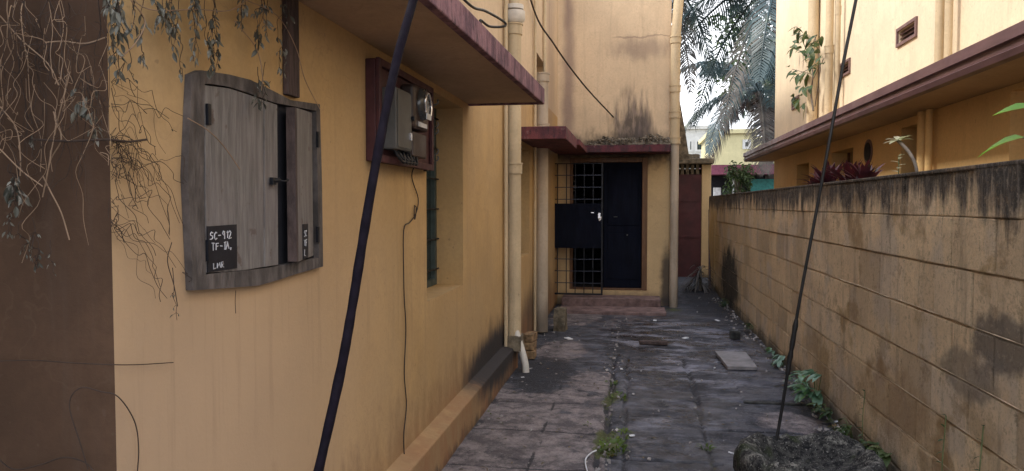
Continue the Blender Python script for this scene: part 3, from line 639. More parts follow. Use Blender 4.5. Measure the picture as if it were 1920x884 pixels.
k = MB(); q = ony(1176,441,BY+.02); k.tube([q, q+V((0,-.03,0))], .012, 10); k.build('handle', M['grey_box'], dd); k = MB(); q2 = ony(1154,407,BY+.02); k.tube([q2+V((-.03,0,0)), q2+V((.03,0,0))], .006, 8); k.build('bolt', M['grey_box'], dd)
# grey strips painted in as glints of small lit vents deep in the room
for i in range(3): 
    k = MB(); q = ony(1074+rnd.uniform(-1,1), 340+i*9, BY+.5); k.box(q.x-.05, q.x+.05, q.y, q.y+.01, q.z-.008, q.z+.008); k.build('vent_glint', M['grey_box'], bh)
# the grille gate
GY = 11.62
gt = MB(); gx0, gx1 = ony(1029,400,GY).x, ony(1129,400,GY).x; gz0, gz1 = ony(1129,554,GY).z, ony(1129,306,GY).z
for x in (gx0, gx1): gt.box(x-.014, x+.014, GY-.014, GY+.014, gz0, gz1)
for z in (gz0, gz1): gt.box(gx0+.015, gx1-.015, GY-.014, GY+.014, z-.013 if z == gz1 else z, z if z == gz1 else z+.026)
gate = gt.build('gate', M['black_metal'], bh, bevel=.003)
gb = MB()
for i in range(1, 6): x = gx0 + (gx1-gx0)*i/6; gb.box(x-.007, x+.007, GY-.005, GY+.005, gz0+.027, gz1-.014)
gb.build('upright_bar', M['black_metal'], gate)
gb = MB(); nb = 11
for i in range(1, nb): z = gz0 + (gz1-gz0)*i/nb; gb.box(gx0+.015, gx1-.015, GY-.014, GY-.006, z-.006, z+.006)
M['bar_blue'] = plain('bluish_lit_iron', (.03,.035,.055), .4, metal=.3); gb.build('cross_bar', M['bar_blue'], gate)  # bluish light on the cross bars is put into their colour
gp = MB(); a, b = ony(1029,465,GY), ony(1126,382,GY); gp.box(gx0+.016, gx1-.018, GY-.024, GY-.0155, a.z, b.z); gp.build('sheet_panel', M['dark_door'], gate)
gl = MB(); q = ony(1123,404,GY-.04); gl.box(q.x-.012, q.x+.022, GY-.045, GY-.025, q.z-.05, q.z+.035); gl.tube(curve([q+V((0,-.01,-.04)), q+V((.01,-.02,-.085)), q+V((.03,-.02,-.06)), q+V((.03,-.01,-.02))],5), .008, 8); gl.build('padlock', M['chrome'], gate); gl = MB(); q = ony(1111,399,GY-.03); gl.box(q.x-.02,q.x+.02,GY-.034,GY-.025,q.z-.006,q.z+.006); gl.build('bolt', M['chrome'], gate)
# canopy over the door, mouldy litter on it
c3 = MB(); c3.box(-1.21, .53, 11.45, 11.997, 2.40, 2.51); c3.build('canopy', M['fascia_dark'], bh, bevel=.01)
c3 = MB(); c3.box(-1.21, -.72, 9.9, 11.449, 2.39, 2.47); c3.build('canopy_ledge', M['red_slab'], bh, bevel=.01)
lt = MB()
for i in range(1500):
    x = rnd.uniform(-.75,.52); y = rnd.uniform(11.46,11.95); z = 2.515 + rnd.random()*.16*max(.15, mn.noise(V((x*3,y*3,0)))+.55)*(1 if x > -.5 else .6)
    r_ = rnd.uniform(.008,.020); lt.obox((x,y,z*1.0), V((1,rnd.uniform(-1,1),rnd.uniform(-.6,.6))).normalized()*r_, V((rnd.uniform(-1,1),1,rnd.uniform(-.6,.6))).normalized()*r_*.7, (0,0,r_*.45))
nxr, nyr = 70, 10; lv = []
for j_ in range(nyr+1):
    for i_ in range(nxr+1):
        x = -.80+1.32*i_/nxr; y = 11.452+.54*j_/nyr; h_ = .05*min(1, j_/2)*(1+1.2*mn.noise(V((x*5,y*5,1)))) + .10*(j_/nyr)*(.6+mn.noise(V((x*9,y*9,4)))) + .03*mn.noise(V((x*25,y*25,1)))
        lv.append((x, y, 2.512+max(0, h_)*min(1,(i_)/20)))
lt.add(lv, [(j_*(nxr+1)+i_, j_*(nxr+1)+i_+1, (j_+1)*(nxr+1)+i_+1, (j_+1)*(nxr+1)+i_) for j_ in range(nyr) for i_ in range(nxr)], True)
for i in range(0):
    x0_ = 0; rr = rnd.uniform(.05,.16); lt.obox((x0_+.03, 11.62+rnd.uniform(-.1,.1), 2.515), (.04,0,rnd.uniform(-.01,.01)), (0,.13,0), (0,0,rr*.6))
for i in range(260):
    x = rnd.uniform(-.75,.5); lt.leaf((x, rnd.uniform(11.45,11.9), 2.56), (rnd.uniform(-1,1), rnd.uniform(-1,.2), rnd.uniform(.1,1.4)), rnd.uniform(.05,.14), .009, .5)
lo = lt.build('leaf_litter', M['litter'], None); tag(lo, 'mouldy leaf litter lying along the top of the door canopy', 'leaf litter', kind='stuff')
# steps
s = MB(); s.prism([(-1.12,11.995,-.05),(-1.12,11.6,-.05),(-1.12,11.56,.165),(-1.12,11.995,.165)], (1.52,0,0)); s.build('door_step', M['step'], bh, bevel=.012)
s = MB(); s.box(-1.12, .46, 10.95, 11.555, -.05, .045); s.build('lower_step', M['step'], bh, bevel=.012)
# corner pipe
px_ = ony(1264,400,BY-.07).x
pts = [(px_,BY-.07,-.03),(px_,BY-.07,3.9),(px_+.03,BY-.07,4.2),(px_+.08,BY-.07,5.5)]
pipe(bh, [(px_,BY-.07,-.03),(px_,BY-.07,2.55)], .066, M['pipe_grey'])
pipe(bh, [(px_,BY-.07,2.551),(px_,BY-.07,4.2),(px_+.10,BY-.07,5.55)], .074, M['pipe'], [(px_,BY-.07,2.55),(px_,BY-.07,2.95),(px_,BY-.07,3.35),(px_,BY-.07,4.1)])

# ================================================================== BLOCK WALL (right)
RX = 1.48; WT = 1.765; WE = 15.4
def block_wall():
    tones = [.5]*8; b = MB(); zs = [0,.11,.34,.57,.80,1.055,1.31,1.545,WT]
    b.box(RX+.010, RX+.19, .4, WE-.01, -.06, WT-.01)
    for ci in range(len(zs)-1):
        z0, z1 = zs[ci], zs[ci+1]; y = .4 - (.21 if ci % 2 else 0); z0 -= .06 if ci == 0 else 0
        joined = ci >= 6
        while y < WE:
            L = .425 + rnd.uniform(-.006,.006); y1 = min(y+L, WE); ya = max(y, .4)
            o = rnd.uniform(-.004,.004) - (.006 if joined else 0)
            if y1-ya > .03: b.obox(((RX+o+RX+.03)/2, (ya+y1)/2, (z0+z1)/2), ((.03-o)/2,0,0), (0,(y1-ya)/2-.0055,0), (rnd.uniform(-.001,.001),0,(z1-z0)/2-(.0065 if not joined else .001)))
            if y1-ya > .03: tones += [rnd.random()]*8
            y += L
    lips = []
    # raised mortar lips under the upper courses
    for z in zs[2:7]:
        pts = [(RX-.002+.004*mn.noise(V((0,y*3,z))), y, z+.008+.0035*mn.noise(V((2,y*2.2,z)))) for y in [.4+i*.09 for i in range(int((WE-.5)/.09))]]
        lips.append((pts, [max(.0003, .0010+.0034*mn.noise(V((4,p[1]*1.7,z*5)))+.0014*mn.noise(V((4,p[1]*9,z)))) for p in pts]))
    b.box(RX-.012, RX+.205, .4, WE, WT-.009, WT+.012)
    # plastered end pier
    b.box(RX-.014, RX+.18, 14.3, WE+.02, -.05, WT-.01)
    o = b.build('boundary_wall', M['block'], None, bevel=.006)
    at = o.data.attributes.new('tone', 'FLOAT', 'POINT'); tones += [.5]*(len(o.data.vertices)-len(tones)); at.data.foreach_set('value', tones)
    for pts, rs in lips: l = MB(); l.tube(pts, rs, 6); l.build('mortar_line', M['mortar'], o)
    tag(o, 'low ochre concrete block boundary wall with black mould along its top', 'wall')
block_wall()

# ================================================================== RIGHT HOUSE
HX, EX = 2.60, 2.10; HY1 = 14.8
rh = thing('house', 'cream two storey house behind the block wall with maroon eave gutter', 'house', (HX, 8, 0))
zb2, zt2 = 2.44, 2.58
w = MB()
def yx(px, X=HX): return onx(px, 250, X).y
low_holes = [(yx(1725), yx(1690), .9, 2.36), (yx(1600), yx(1560), .3, 2.3), (yx(1518), yx(1495), 1.0, 2.25), (1.5, yx(1893), .2, 2.40)]
low_holes = [(min(a,b), max(a,b), c, d) for a,b,c,d in low_holes]
fence_sheet(w, (HX,0,0), (0,1,0), (0,0,1), (-1,0,0), .5, HY1, 0, 2.6, low_holes, .3)
w.build('lower_wall', M['house_low'], rh, recalc=False)
w = MB()
vents = [(1700,62),(1583,130),(1492,193)]
vh = []
for px, py in vents:
    q = onx(px, py, HX); vh.append((q.y-.26, q.y+.22, q.z-.065, q.z+.06))
fence_sheet(w, (HX,0,0), (0,1,0), (0,0,1), (-1,0,0), .5, HY1, 2.6, 6.8, vh, .12)
w.quad((HX,HY1,0),(9,HY1,0),(9,HY1,6.8),(HX,HY1,6.8)); w.quad((HX,.5,0),(9,.5,0),(9,.5,6.8),(HX,.5,6.8)); w.quad((HX,.5,6.8),(9,.5,6.8),(9,HY1,6.8),(HX,HY1,6.8)); w.quad((9,.5,0),(9,HY1,0),(9,HY1,6.8),(9,.5,6.8))
w.build('upper_wall', M['house_up'], rh, recalc=False)
M['vent_frame'] = plain('purple_brown_vent_paint', (.17,.10,.09), .7); 
for (a,b,c,d) in vh:
    f = MB()
    for q in ((a-.03,b+.03,c-.03,c),(a-.03,b+.03,d,d+.03),(a-.03,a,c+.001,d-.001),(b,b+.03,c+.001,d-.001)): f.box(HX-.02, HX-.001, *q)
    for k in range(3): z = c+(d-c)*(k+.5)/3; f.obox((HX+.04,(a+b)/2,z), (.03,0,.012), (0,(b-a)/2-.002,0), (-.003,0,.004))
    vf = f.build('vent', M['vent_frame'], rh)
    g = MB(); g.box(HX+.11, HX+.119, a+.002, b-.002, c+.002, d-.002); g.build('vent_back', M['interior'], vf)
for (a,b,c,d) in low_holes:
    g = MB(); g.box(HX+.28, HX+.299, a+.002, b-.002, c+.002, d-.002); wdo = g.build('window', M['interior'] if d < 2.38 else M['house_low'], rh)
    if d < 2.38:
        f = MB()
        for k in range(5): y = a+(b-a)*k/4; f.box(HX+.20, HX+.23, y-.02 if k else y+.002, y+.02 if k < 4 else y-.002, c+.002, d-.002)
        f.build('window_bar', M['frame_brown'] if a > 9 else M['win_frame'], wdo)
# the oval plate / round opening
q = onx(1629,285,HX); g = MB()
n_ = 20; g.prism([(HX-.012, q.y+.15*math.cos(2*math.pi*k/n_), q.z+.14*math.sin(2*math.pi*k/n_)) for k in range(n_)], (.010,0,0)); rv = g.build('round_vent', M['vent_frame'], rh)
g = MB(); g.prism([(HX-.018, q.y+.115*math.cos(2*math.pi*k/n_), q.z+.105*math.sin(2*math.pi*k/n_)) for k in range(n_)], (.005,0,0)); g.build('vent_back', M['interior'], rv)
# pilaster and pipes on the lower wall
for px, r in ((1730,.045),(1742,.03)):
    y = yx(px, HX-.06); pipe(rh, [(HX-.06,y,0),(HX-.06,y,2.435)], r, M['house_low'], n=14)
# eave slab and gutter (real overhang)
e = MB(); e.prism([(EX+.05,.2,zb2+.02),(HX-.002,.2,zb2),(HX-.002,.2,zt2+.12),(EX+.05,.2,zt2-.01)], (0,HY1+.25-.2,0)); e.build('eave', M['soffit'], rh)
g = MB(); prof = [(EX+.048,zb2-.005),(EX-.005,zb2+.0),(EX-.02,zb2+.035),(EX-.005,zb2+.045),(EX-.005,zb2+.085),(EX-.03,zb2+.09),(EX-.03,zt2+.02),(EX+.048,zt2+.02)]
g.prism([(a,.2,c) for a,c in prof], (0,HY1+.28-.2,0)); g.build('gutter', M['gutter'], rh)
g = MB(); g.prism([(EX+.02,HY1+.282,zb2),(HX+.3,HY1+.282,zb2-.0),(HX+.3,HY1+.282,zt2+.12),(EX+.02,HY1+.282,zt2)], (0,.03,0)); g.build('bargeboard', M['gutter'], rh)
# pipes on the upper wall
for px, r in ((1522,.075),(1552,.05),(1568,.03),(1757,.035),(1774,.03)):
    y = yx(px, HX-.08); pipe(rh, [(HX-.08,y,2.68),(HX-.08,y,6.6)], r, M['pipe'], [(HX-.08,y,3.6)] if r > .04 else [(HX-.08,y,4.0)] if r < .032 else [], n=14)

# ================================================================== PASSAGE END, FAR BUILDINGS
ps = thing('outhouse', 'small outhouse with maroon sheet door and mossy roof slab at the end of the passage', 'outhouse', (1.1,17,0))
w = MB(); w.box(1.46, 1.66, 17.0, 17.3, -.05, 2.50); w.build('pillar', M['back_low'], ps, bevel=.01)
w = MB(); w.box(.56, 1.455, 17.02, 17.08, -.02, 2.28); dz = w.build('door', M['maroon_door'], ps)
for z in (.9, 1.7): w = MB(); w.box(.56, 1.455, 17.005, 17.019, z-.02, z+.02); w.build('door_rail', M['maroon_door'], dz)
w = MB()
for i in range(8):
    x = .60+i*.11; w.box(x-.035, x+.035, 17.05, 17.10, 2.285, 2.50)
w.box(.56,1.455,17.04,17.11,2.39,2.40); w.build('vent_grille', M['stub'], ps)
w = MB(); w.box(.56,1.70,16.75,19,2.505,2.62); w.build('roof_slab', M['stub'], ps, bevel=.02)
rough_block('roof_slab_rubble', (1.15,17.0,2.66), (.5,.3,.10), M['stub'], .03, 'crumbling mossy rubble on the outhouse roof', 'rubble')
w = MB(); w.quad((.56,17.2,0),(1.66,17.2,0),(1.66,17.2,2.2),(.56,17.2,2.2)); w.quad((1.66,17.2,0),(1.66,19,0),(1.66,19,2.5),(1.66,17.2,2.5)); w.quad((.56,19,0),(1.66,19,0),(1.66,19,2.5),(.56,19,2.5)); w.build('lining', M['interior'], ps, recalc=False)
# leaning dark sheet above the passage
sh = MB(); Yq = 14.0; sh.prism([ony(1262,175,Yq), ony(1275,190,Yq), ony(1284,240,Yq), ony(1293,300,Yq), ony(1262,300,Yq)], (0,.06,0)); tag(sh.build('tin_sheet', M['stub']), 'dark weathered tin sheet leaning against the corner of the cream building above the passage', 'tin sheet')
st = MB(); st.tube([(1.42,14.6,.0),(1.52,15.9,1.5)], .02, 8); tag(st.build('wooden_pole', M['wood_dark']), 'dark pole leaning by the far end of the block wall', 'pole')
# red roofed shed with teal panel
rs = thing('shed', 'low shed with magenta red roof edge and teal panel beyond the wall', 'shed', (4,26,0))
xa, xb = ony(1322,320,26).x, ony(1500,320,26).x
M['mag'] = plain('magenta_red_roof_paint', (.30,.09,.15), .6); M['teal'] = plain('teal_sheet', (.03,.20,.19), .5); M['pale_yellow'] = plaster('pale_yellow_paint', (.68,.62,.36), var=.05, streak=.1); M['pale_white'] = plaster('white_paint', (.72,.72,.70), var=.05, streak=.1)
w = MB(); w.box(xa, xb, 26, 30, ony(1400,327,26).z, ony(1400,309,26).z); w.build('roof', M['mag'], rs)
w = MB(); w.box(xa+.1, xb-.1, 27, 29.9, -.05, ony(1400,327,26).z-.01); w.build('wall', M['interior'], rs)
w = MB(); w.box(ony(1412,340,26).x, xb-.2, 26.6, 26.65, .5, ony(1412,335,26).z); w.build('panel', M['teal'], rs)
w = MB(); a = ony(1345,345,26.5); w.box(a.x-.12,a.x+.12,26.5,26.6,1.6,2.2); w.box(a.x+.5,a.x+.56,26.5,26.6,0,2.6); w.build('post', M['white_bits'], rs)
def far_building(name, label, px0, px1, pyt, Y, mat, D=6, wins=()):
    o = thing(name, label, 'building', (ony(px0,300,Y).x, Y, 0))
    x0, x1, zt_ = ony(px0,300,Y).x, ony(px1,300,Y).x, ony((px0+px1)/2, pyt, Y).z
    w = MB(); w.box(x0, x1, Y, Y+D, 0, zt_); w.build('wall', mat, o)
    w = MB(); w.box(x0-.15, x1+.15, Y-.15, Y+D+.15, zt_+.003, zt_+.2); w.build('parapet', mat, o)
    for (a,b,c,d) in wins:
        q0, q1 = ony(a,d,Y), ony(b,c,Y); f = MB(); f.box(q0.x, q1.x, Y-.05, Y-.004, q0.z, q1.z); wf = f.build('window', M['pale_white'], o)
        f = MB(); f.box(q0.x+.12, q1.x-.12, Y-.06, Y-.052, q0.z+.12, q1.z-.12); f.build('pane', M['win_glass'], wf)
    return o
far_building('building', 'pale yellow flat roofed building far behind the palm', 1336, 1418, 251, 36, M['pale_yellow'], wins=((1392,1408,262,280),))
far_building('building', 'white building with balcony left of the pale yellow one', 1262, 1333, 243, 44, M['pale_white'], wins=((1303,1320,262,285),(1322,1331,265,290),(1290,1300,262,285)))
far_building('building', 'cream far building showing between palm trunk and right house', 1419, 1600, 262, 48, M['pale_yellow'])

# ================================================================== PALMS AND TREES
def frond(mb, org, az, el, L, droop, nleaf=46, ll=.85, seed=0):
    rr = random.Random(seed); d = V((math.cos(az)*math.cos(el), math.sin(az)*math.cos(el), math.sin(el))); pts = []; p = V(org)
    n = 16
    for i in range(n+1):
        pts.append(p.copy()); p = p + d*(L/n); d = (d + V((0,0,-droop/n))).normalized()
    mb.tube(pts, [.045*(1-i/n)+.008 for i in range(n+1)], 5, smooth=True)
    for k in range(nleaf):
        t = .12 + .88*k/nleaf; f = t*n; i = min(int(f), n-1); q = pts[i].lerp(pts[i+1], f-i); tan = (pts[i+1]-pts[i]).normalized()
        side = tan.cross(V((0,0,1)));  side = side.normalized() if side.length > .1 else V((1,0,0))
        l = ll*math.sin(math.pi*min(1, .18+.80*t))**.7
        for s in (-1,1):
            if rr.random() < .06: continue
            dd = (side*s*.8 + tan*.55 + V((0,0,.15+rr.uniform(-.15,.1)))).normalized(); w_ = .030
            a = q; m1 = q + dd*l*.5 + V((0,0,-.10*l)); m2 = q + dd*l*.85 + V((0,0,-.45*l-rr.uniform(0,.15)))
            wv = tan*w_
            mb.add([a-wv*.5, a+wv*.5, m1+wv, m1-wv, m2], [(0,1,2,3),(3,2,4)], False)
def palm(name, label, base, top, nf, L, seed, ring=None, dry=0, group=None):
    o = thing(name, label, 'palm tree', base)
    b = V(base); t = V(top); pts = [b.lerp(t, k/8) + V((.25*math.sin(k/8*math.pi), 0, 0)) for k in range(9)]
    tb = MB(); tb.tube(pts, [.17-.006*k for k in range(9)], 12); tb.build('trunk', M['palm_trunk'], o)
    rr = random.Random(seed)
    for k in range(nf):
        az = 2.4*k + rr.uniform(-.3,.3); lay = k/nf; el = R(70 - 105*lay + rr.uniform(-8,8))
        fb = MB(); frond(fb, t, az, el, L*rr.uniform(.85,1.1), 1.2+rr.uniform(0,.6) + (.6 if lay > .7 else 0), 62, .9, seed*100+k)
        fb.build('frond', M['palm_dry'] if k >= nf-dry else M['palm'], o, recalc=False)
    nb = MB()
    for k in range(9):
        a = k*.7; q = t + V((.28*math.cos(a), .28*math.sin(a), -.35-.12*(k%3))); n_ = 8
        nb.tube([q+V((0,0,.13)), q+V((0,0,.06)), q, q-V((0,0,.08)), q-V((0,0,.13))], [.03,.10,.13,.09,.02], 8)
    nb.build('coconut', M['bark'], o)
    return o
t1 = ony(1422,172,27); palm('coconut_palm', 'leaning coconut palm whose drooping crown stands clear of the right house', (t1.x+.3,27,-.05), t1, 17, 3.3, 3, dry=4)
t2 = ony(1500,-60,20.5); palm('coconut_palm', 'tall coconut palm hidden behind the right house with fronds hanging out at the top', (t2.x+.4,20.5,-.05), t2, 26, 5.4, 5, dry=2)
t3 = ony(1212,-70,22); palm('coconut_palm', 'coconut palm behind the cream building with frond tips over its corner pipe', (t3.x-.3,22,-.05), t3, 19, 4.4, 8, dry=2)
t4 = ony(1425,-190,31); palm('coconut_palm', 'farthest coconut palm with crown above the gap between the houses', (ony(1480,300,31).x,31,-.05), t4, 20, 5.2, 11, dry=3)

def leafy(name, label, cat, base, h, crown_c, crown_r, nl, lw, mat, seed, stem=.05):
    rr = random.Random(seed); o = thing(name, label, cat, base); b = V(base); c = V(crown_c)
    tb = MB(); tb.tube(curve([b, b.lerp(c,.5)+V((rr.uniform(-.1,.1)*h*.2,0,0)), c],5), [stem*(1-.5*k/10) for k in range(11)], 8)
    tips = []
    for k in range(9):
        d = V((rr.gauss(0,1), rr.gauss(0,1), rr.gauss(0,.8))).normalized(); e = c + V((d.x*crown_r[0], d.y*crown_r[1], d.z*crown_r[2]))*.75; tips.append(e)
        tb.tube([c.lerp(b,.25), c.lerp(e,.5)+V((0,0,.05)), e], [stem*.5, stem*.3, stem*.12], 5)
    tb.build('trunk', M['bark'], o)
    fb = MB(); cl = [c + V((rr.uniform(-1,1)*crown_r[0], rr.uniform(-1,1)*crown_r[1], rr.uniform(-1,1)*crown_r[2]))*.85 for _ in range(26)]
    for k in range(nl):
        q = rr.choice(cl) + V((rr.gauss(0,1)*crown_r[0], rr.gauss(0,1)*crown_r[1], rr.gauss(0,1)*crown_r[2]))*.20
        d = V((rr.gauss(0,1), rr.gauss(0,1), rr.gauss(-.1,.6))); fb.leaf(q, d, lw*rr.uniform(.7,1.3), lw*.45, .3, nrm=V((rr.gauss(0,.5), rr.gauss(0,.5), 1)))
    fb.build('crown', mat, o, recalc=False); return o
q = ony(1384,338,19.5); leafy('small_tree', 'small dark bushy tree in front of the red roofed shed', 'tree', (q.x,19.5,-.06), 2.4, (q.x,19.5,q.z-.05), (.33,.33,.42), 900, .10, M['leaf_dark'], 2, .035)
q = ony(1400,120,42); leafy('mango_tree', 'dark broadleaf tree far behind the palms at the right house corner', 'tree', (q.x+1,42,-.06), 12, (q.x+1.5,42,9.5), (3,3,2.6), 2600, .34, M['leaf_dark'], 4, .3)

# sapling rooted on the cream house wall
sp = thing('wall_sapling', 'leafy fig sapling sprouting from the pipes on the cream house wall', 'plant', onx(1522,205,HX-.15))
b = MB(); main = curve([onx(px,py,HX-.17) for px,py in ((1525,208),(1521,175),(1524,140),(1516,105),(1505,78),(1494,50))],5); b.tube(main, [.014-.0004*i for i in range(len(main))], 6)
side = curve([onx(px,py,HX-.19) for px,py in ((1528,200),(1534,160),(1538,120),(1532,90),(1528,70))],5); b.tube(side, .007, 6)
brs = [(1524,140,1485,130),(1516,105,1488,88),(1524,150,1545,110),(1520,90,1532,65),(1521,128,1496,140)]
for a0_,b0_,a1_,b1_ in brs: b.tube([onx(a0_,b0_,HX-.17), onx(a1_,b1_,HX-.20)], .005, 5)
b.build('stem', M['bark'], sp)
b = MB(); rr = random.Random(3)
for px,py in ((1494,48),(1500,55),(1508,62),(1498,80),(1490,90),(1505,92),(1515,70),(1528,72),(1535,82),(1543,104),(1540,118),(1484,130),(1492,136),(1500,142),(1508,146),(1516,100),(1522,110),(1530,128),(1500,66),(1488,84),(1512,140),(1518,160),(1505,165),(1526,92),(1536,68),(1493,190),(1500,183),(1508,195),(1487,183)):
    for _ in range(3):
        q = onx(px+rr.uniform(-5,5), py+rr.uniform(-5,5), HX-.20+rr.uniform(-.08,.1)); b.leaf(q, (rr.uniform(-.8,.3), rr.uniform(-1,1), rr.uniform(-.7,.3)), rr.uniform(.12,.20), .075, .3, nrm=(rr.uniform(-1,0), rr.uniform(-.4,.4), .7))
b.build('foliage', M['leaf_dark'], sp, recalc=False)

# planter behind the wall with bromeliads, plumeria cutting and big leaves
pl = MB(); pl.box(RX+.21, RX+.50, 3.2, 9.2, -.05, 1.70); tag(pl.build('planter', M['stub'], None, bevel=.01), 'long mouldy masonry planter hidden behind the boundary wall', 'planter')
def bromeliad(px, n, L, seed, label):
    q = onx(px, 340, RX+.32); q.z = 1.70; rr = random.Random(seed); o = thing('bromeliad', label, 'plant', q, 'bromeliads behind the wall'); b = MB()
    for k in range(n):
        a = 2.4*k; el = rr.uniform(.5,1.4); b.leaf(q+V((0,0,.02)), (math.cos(a)*math.cos(el), math.sin(a)*math.cos(el), math.sin(el)), L*rr.uniform(.7,1.1), .05, .30)
    b.build('foliage', M['bromeliad'], o, recalc=False)
bromeliad(1556, 34, .46, 1, 'dark red bromeliad over the wall where the thin cable crosses')
bromeliad(1595, 28, .38, 2, 'middle red bromeliad of the row over the block wall')
bromeliad(1622, 26, .36, 3, 'rightmost red bromeliad of the row over the block wall')
bromeliad(1533, 22, .34, 4, 'leftmost small bromeliad of the row over the block wall')
q = onx(1720,325,RX+.30); pc = thing('plumeria_cutting', 'bare curved plumeria stem with pale young leaves at its tip above the wall', 'plant', (q.x,q.y,1.70))
cst = curve([(q.x,q.y,1.70), onx(1718,315,RX+.30), onx(1704,285,RX+.30), onx(1684,264,RX+.30)],5); b = MB(); b.tube(cst, .011, 8); b.build('stem', M['bark'], pc)
b = MB(); tip = cst[-1]
for k in range(9): a = k*.75; b.leaf(tip, (math.cos(a)*.8, math.sin(a)*.8-.1, .25+.3*math.sin(k)), .10, .04, .25)
b.build('foliage', M['leaf_pale'], pc, recalc=False)
q = onx(1685,325,RX+.28); wt = thing('seedling', 'tiny pale seedling poking over the wall beside the plumeria stem', 'plant', (q.x,q.y,1.70)); b = MB()
b.tube([(q.x,q.y,1.70),(q.x,q.y,1.93)], .004, 5); b.build('stem', M['stem_green'], wt); b = MB()
for k in range(7): b.leaf((q.x,q.y,1.80+.022*k), (math.cos(k*2.2), math.sin(k*2.2), .4), .06, .03, .2)
b.build('foliage', M['leaf_pale'], wt, recalc=False)
bl = thing('taro_plant', 'bright green large leaved plant at the right edge above the wall', 'plant', (RX+.30, 3.35, 1.70)); b = MB()
rt = V((RX+.30,3.35,1.70)); tips = [onx(1925,202,RX+.15), onx(1918,258,RX+.15), onx(1950,230,RX+.25)]
for t_ in tips: b.tube(curve([rt, rt.lerp(t_,.6)+V((.02,0,.04)), t_],5), .006, 6)
b.build('stem', M['stem_green'], bl); b = MB()
b.leaf(tips[0], (-.45,.75,-.02), .15, .11, .10, nrm=(-.3,-.3,.9)); b.leaf(tips[1], (-.45,.8,-.10), .21, .10, .25, nrm=(-.2,-.5,.8)); b.leaf(tips[2], (.5,.2,.1), .25, .14, .3); b.leaf(tips[0]+V((.02,0,.0)), (.5,-.2,.3), .2, .12, .3)
b.build('foliage', M['leaf_bright'], bl, recalc=False)

# ================================================================== WEEDS ON THE GROUND
def weed(name, label, p, n, L, w_, mat, seed, up_=.9, st_=.12, spread=.5):
    rr = random.Random(seed); p = V(p); o = thing(name, label, 'weed', p); b = MB(); f = MB()
    for k in range(n):
        a = rr.uniform(0, 6.28); h = st_*rr.uniform(.4,1.3); t_ = p + V((math.cos(a)*spread*h, math.sin(a)*spread*h, h)); 
        if t_.x > RX-.03: t_.x = RX-.03-rr.uniform(0,.05)
        b.tube([p, p.lerp(t_,.5)+V((0,0,.02)), t_], .003, 5)
        for j in range(3):
            aa = a + rr.uniform(-1.3,1.3); dx = math.cos(aa); dx = -abs(dx) if t_.x > RX-.12 else dx
            f.leaf(t_, (dx, math.sin(aa), rr.uniform(-.1,up_)), L*rr.uniform(.6,1.2), w_*rr.uniform(.8,1.2), .5)
    b.build('stem', M['stem_green'], o); f.build('foliage', mat, o, recalc=False)
weed('leafy_weed', 'broad leaved bluish weed growing at the foot of the block wall', onz(1530,770,0), 14, .16, .06, M['leaf_blue'], 1, .6, .24, .5)
weed('leafy_weed', 'small spreading weed with wilted stems left of the broad leaved one', onz(1470,690,0), 9, .10, .035, M['leaf_blue'], 2, .3, .10, .9)
weed('leafy_weed', 'dark green weed growing beside the stone trough at the bottom edge', onz(1662,895,0), 16, .09, .045, M['leaf_dark'], 3, .7, .14, .6)
weed('leafy_weed', 'small ragged weed between trough and wall foot', onz(1600,825,0), 9, .06, .03, M['leaf_dark'], 5, .6, .10, .6)
weed('leafy_weed', 'dark tuft of weed by the stained foot of the wall farther back', onz(1385,575,0), 9, .10, .03, M['leaf_dark'], 6, .5, .08, .8)
for i, (px, py, lab, n, sp_) in enumerate(((1148,838,'thick green grass tuft in the nearest paving joint',150,.10),(1165,815,'sparse pale grass tuft just beyond the thick one',50,.07),(1160,745,'small mossy grass tuft in the joint farther up the lane',50,.08),(1322,838,'thin grass tuft in the right hand paving joint',18,.04),(1148,720,'low grass tuft in the joint beside the dark cross crack',40,.06),(925,775,'tiny green sprout against the foot of the plinth',14,.03),(1105,800,'fine grass wisps beside the left slab edge',16,.03))):
    p = onz(px, py, 0); o = thing('grass_tuft', lab, 'grass tuft', p, 'grass tufts in the paving joints'); rr = random.Random(40+i); f = MB()
    for k in range(n):
        a = rr.uniform(0,6.28); r0 = sp_*rr.random()**.5; q = p + V((math.cos(a)*r0*.8, math.sin(a)*r0*1.8, -.015)); f.leaf(q, (math.cos(a)*.5+rr.gauss(0,.3), math.sin(a)*.5+rr.gauss(0,.3), 1), rr.uniform(.03,.085), .010 if k % 3 else .022, .5)
    f.build('blades', M['grass'], o, recalc=False)
for i, (px, py, lab, n_) in enumerate(((1500,735,'low leafy weed between the slab edge and the broad leaved weed',10),(1556,790,'weed creeping from the wall foot just before the white pebble',9),(1640,868,'bright low weed touching the right rim of the trough',12),(1455,672,'tiny weed with pale leaves at the wall foot beyond the thin cable',7),(1420,625,'weed sprig at the wall foot level with the broken slab',7))):
    weed('leafy_weed', lab, onz(px, py, 0), n_, .075, .03, M['leaf_blue'] if i in (0,3) else M['leaf_dark'], 60+i, .6, .10, .8)
# climbing weeds on the wall foot
for i,(px,py0,py1) in enumerate(((1618,850,735),(1840,884,800),(1770,884,780))):
    b = MB(); q0 = onx(px,py0,RX-.02); q0.z = 0; q1 = onx(px+4,py1,RX-.015); pts = curve([q0, q0.lerp(q1,.5)+V((0,.03,0)), q1],5); rr = random.Random(i)
    o = thing('climbing_stem', ('thin creeping stem climbing the wall above the trough','thin dry stem against the wall near the right edge','thin bent stem against the wall foot, between trough and right edge')[i], 'plant', q0)
    b.tube(pts, .003, 5); b.build('stem', M['stem_green'], o); f = MB()
    for p in pts[2:]: f.leaf(p, (-.4, rr.uniform(-1,1), rr.uniform(-.3,.6)), .035, .016, .3)
    f.build('foliage', M['leaf_dark'], o, recalc=False)
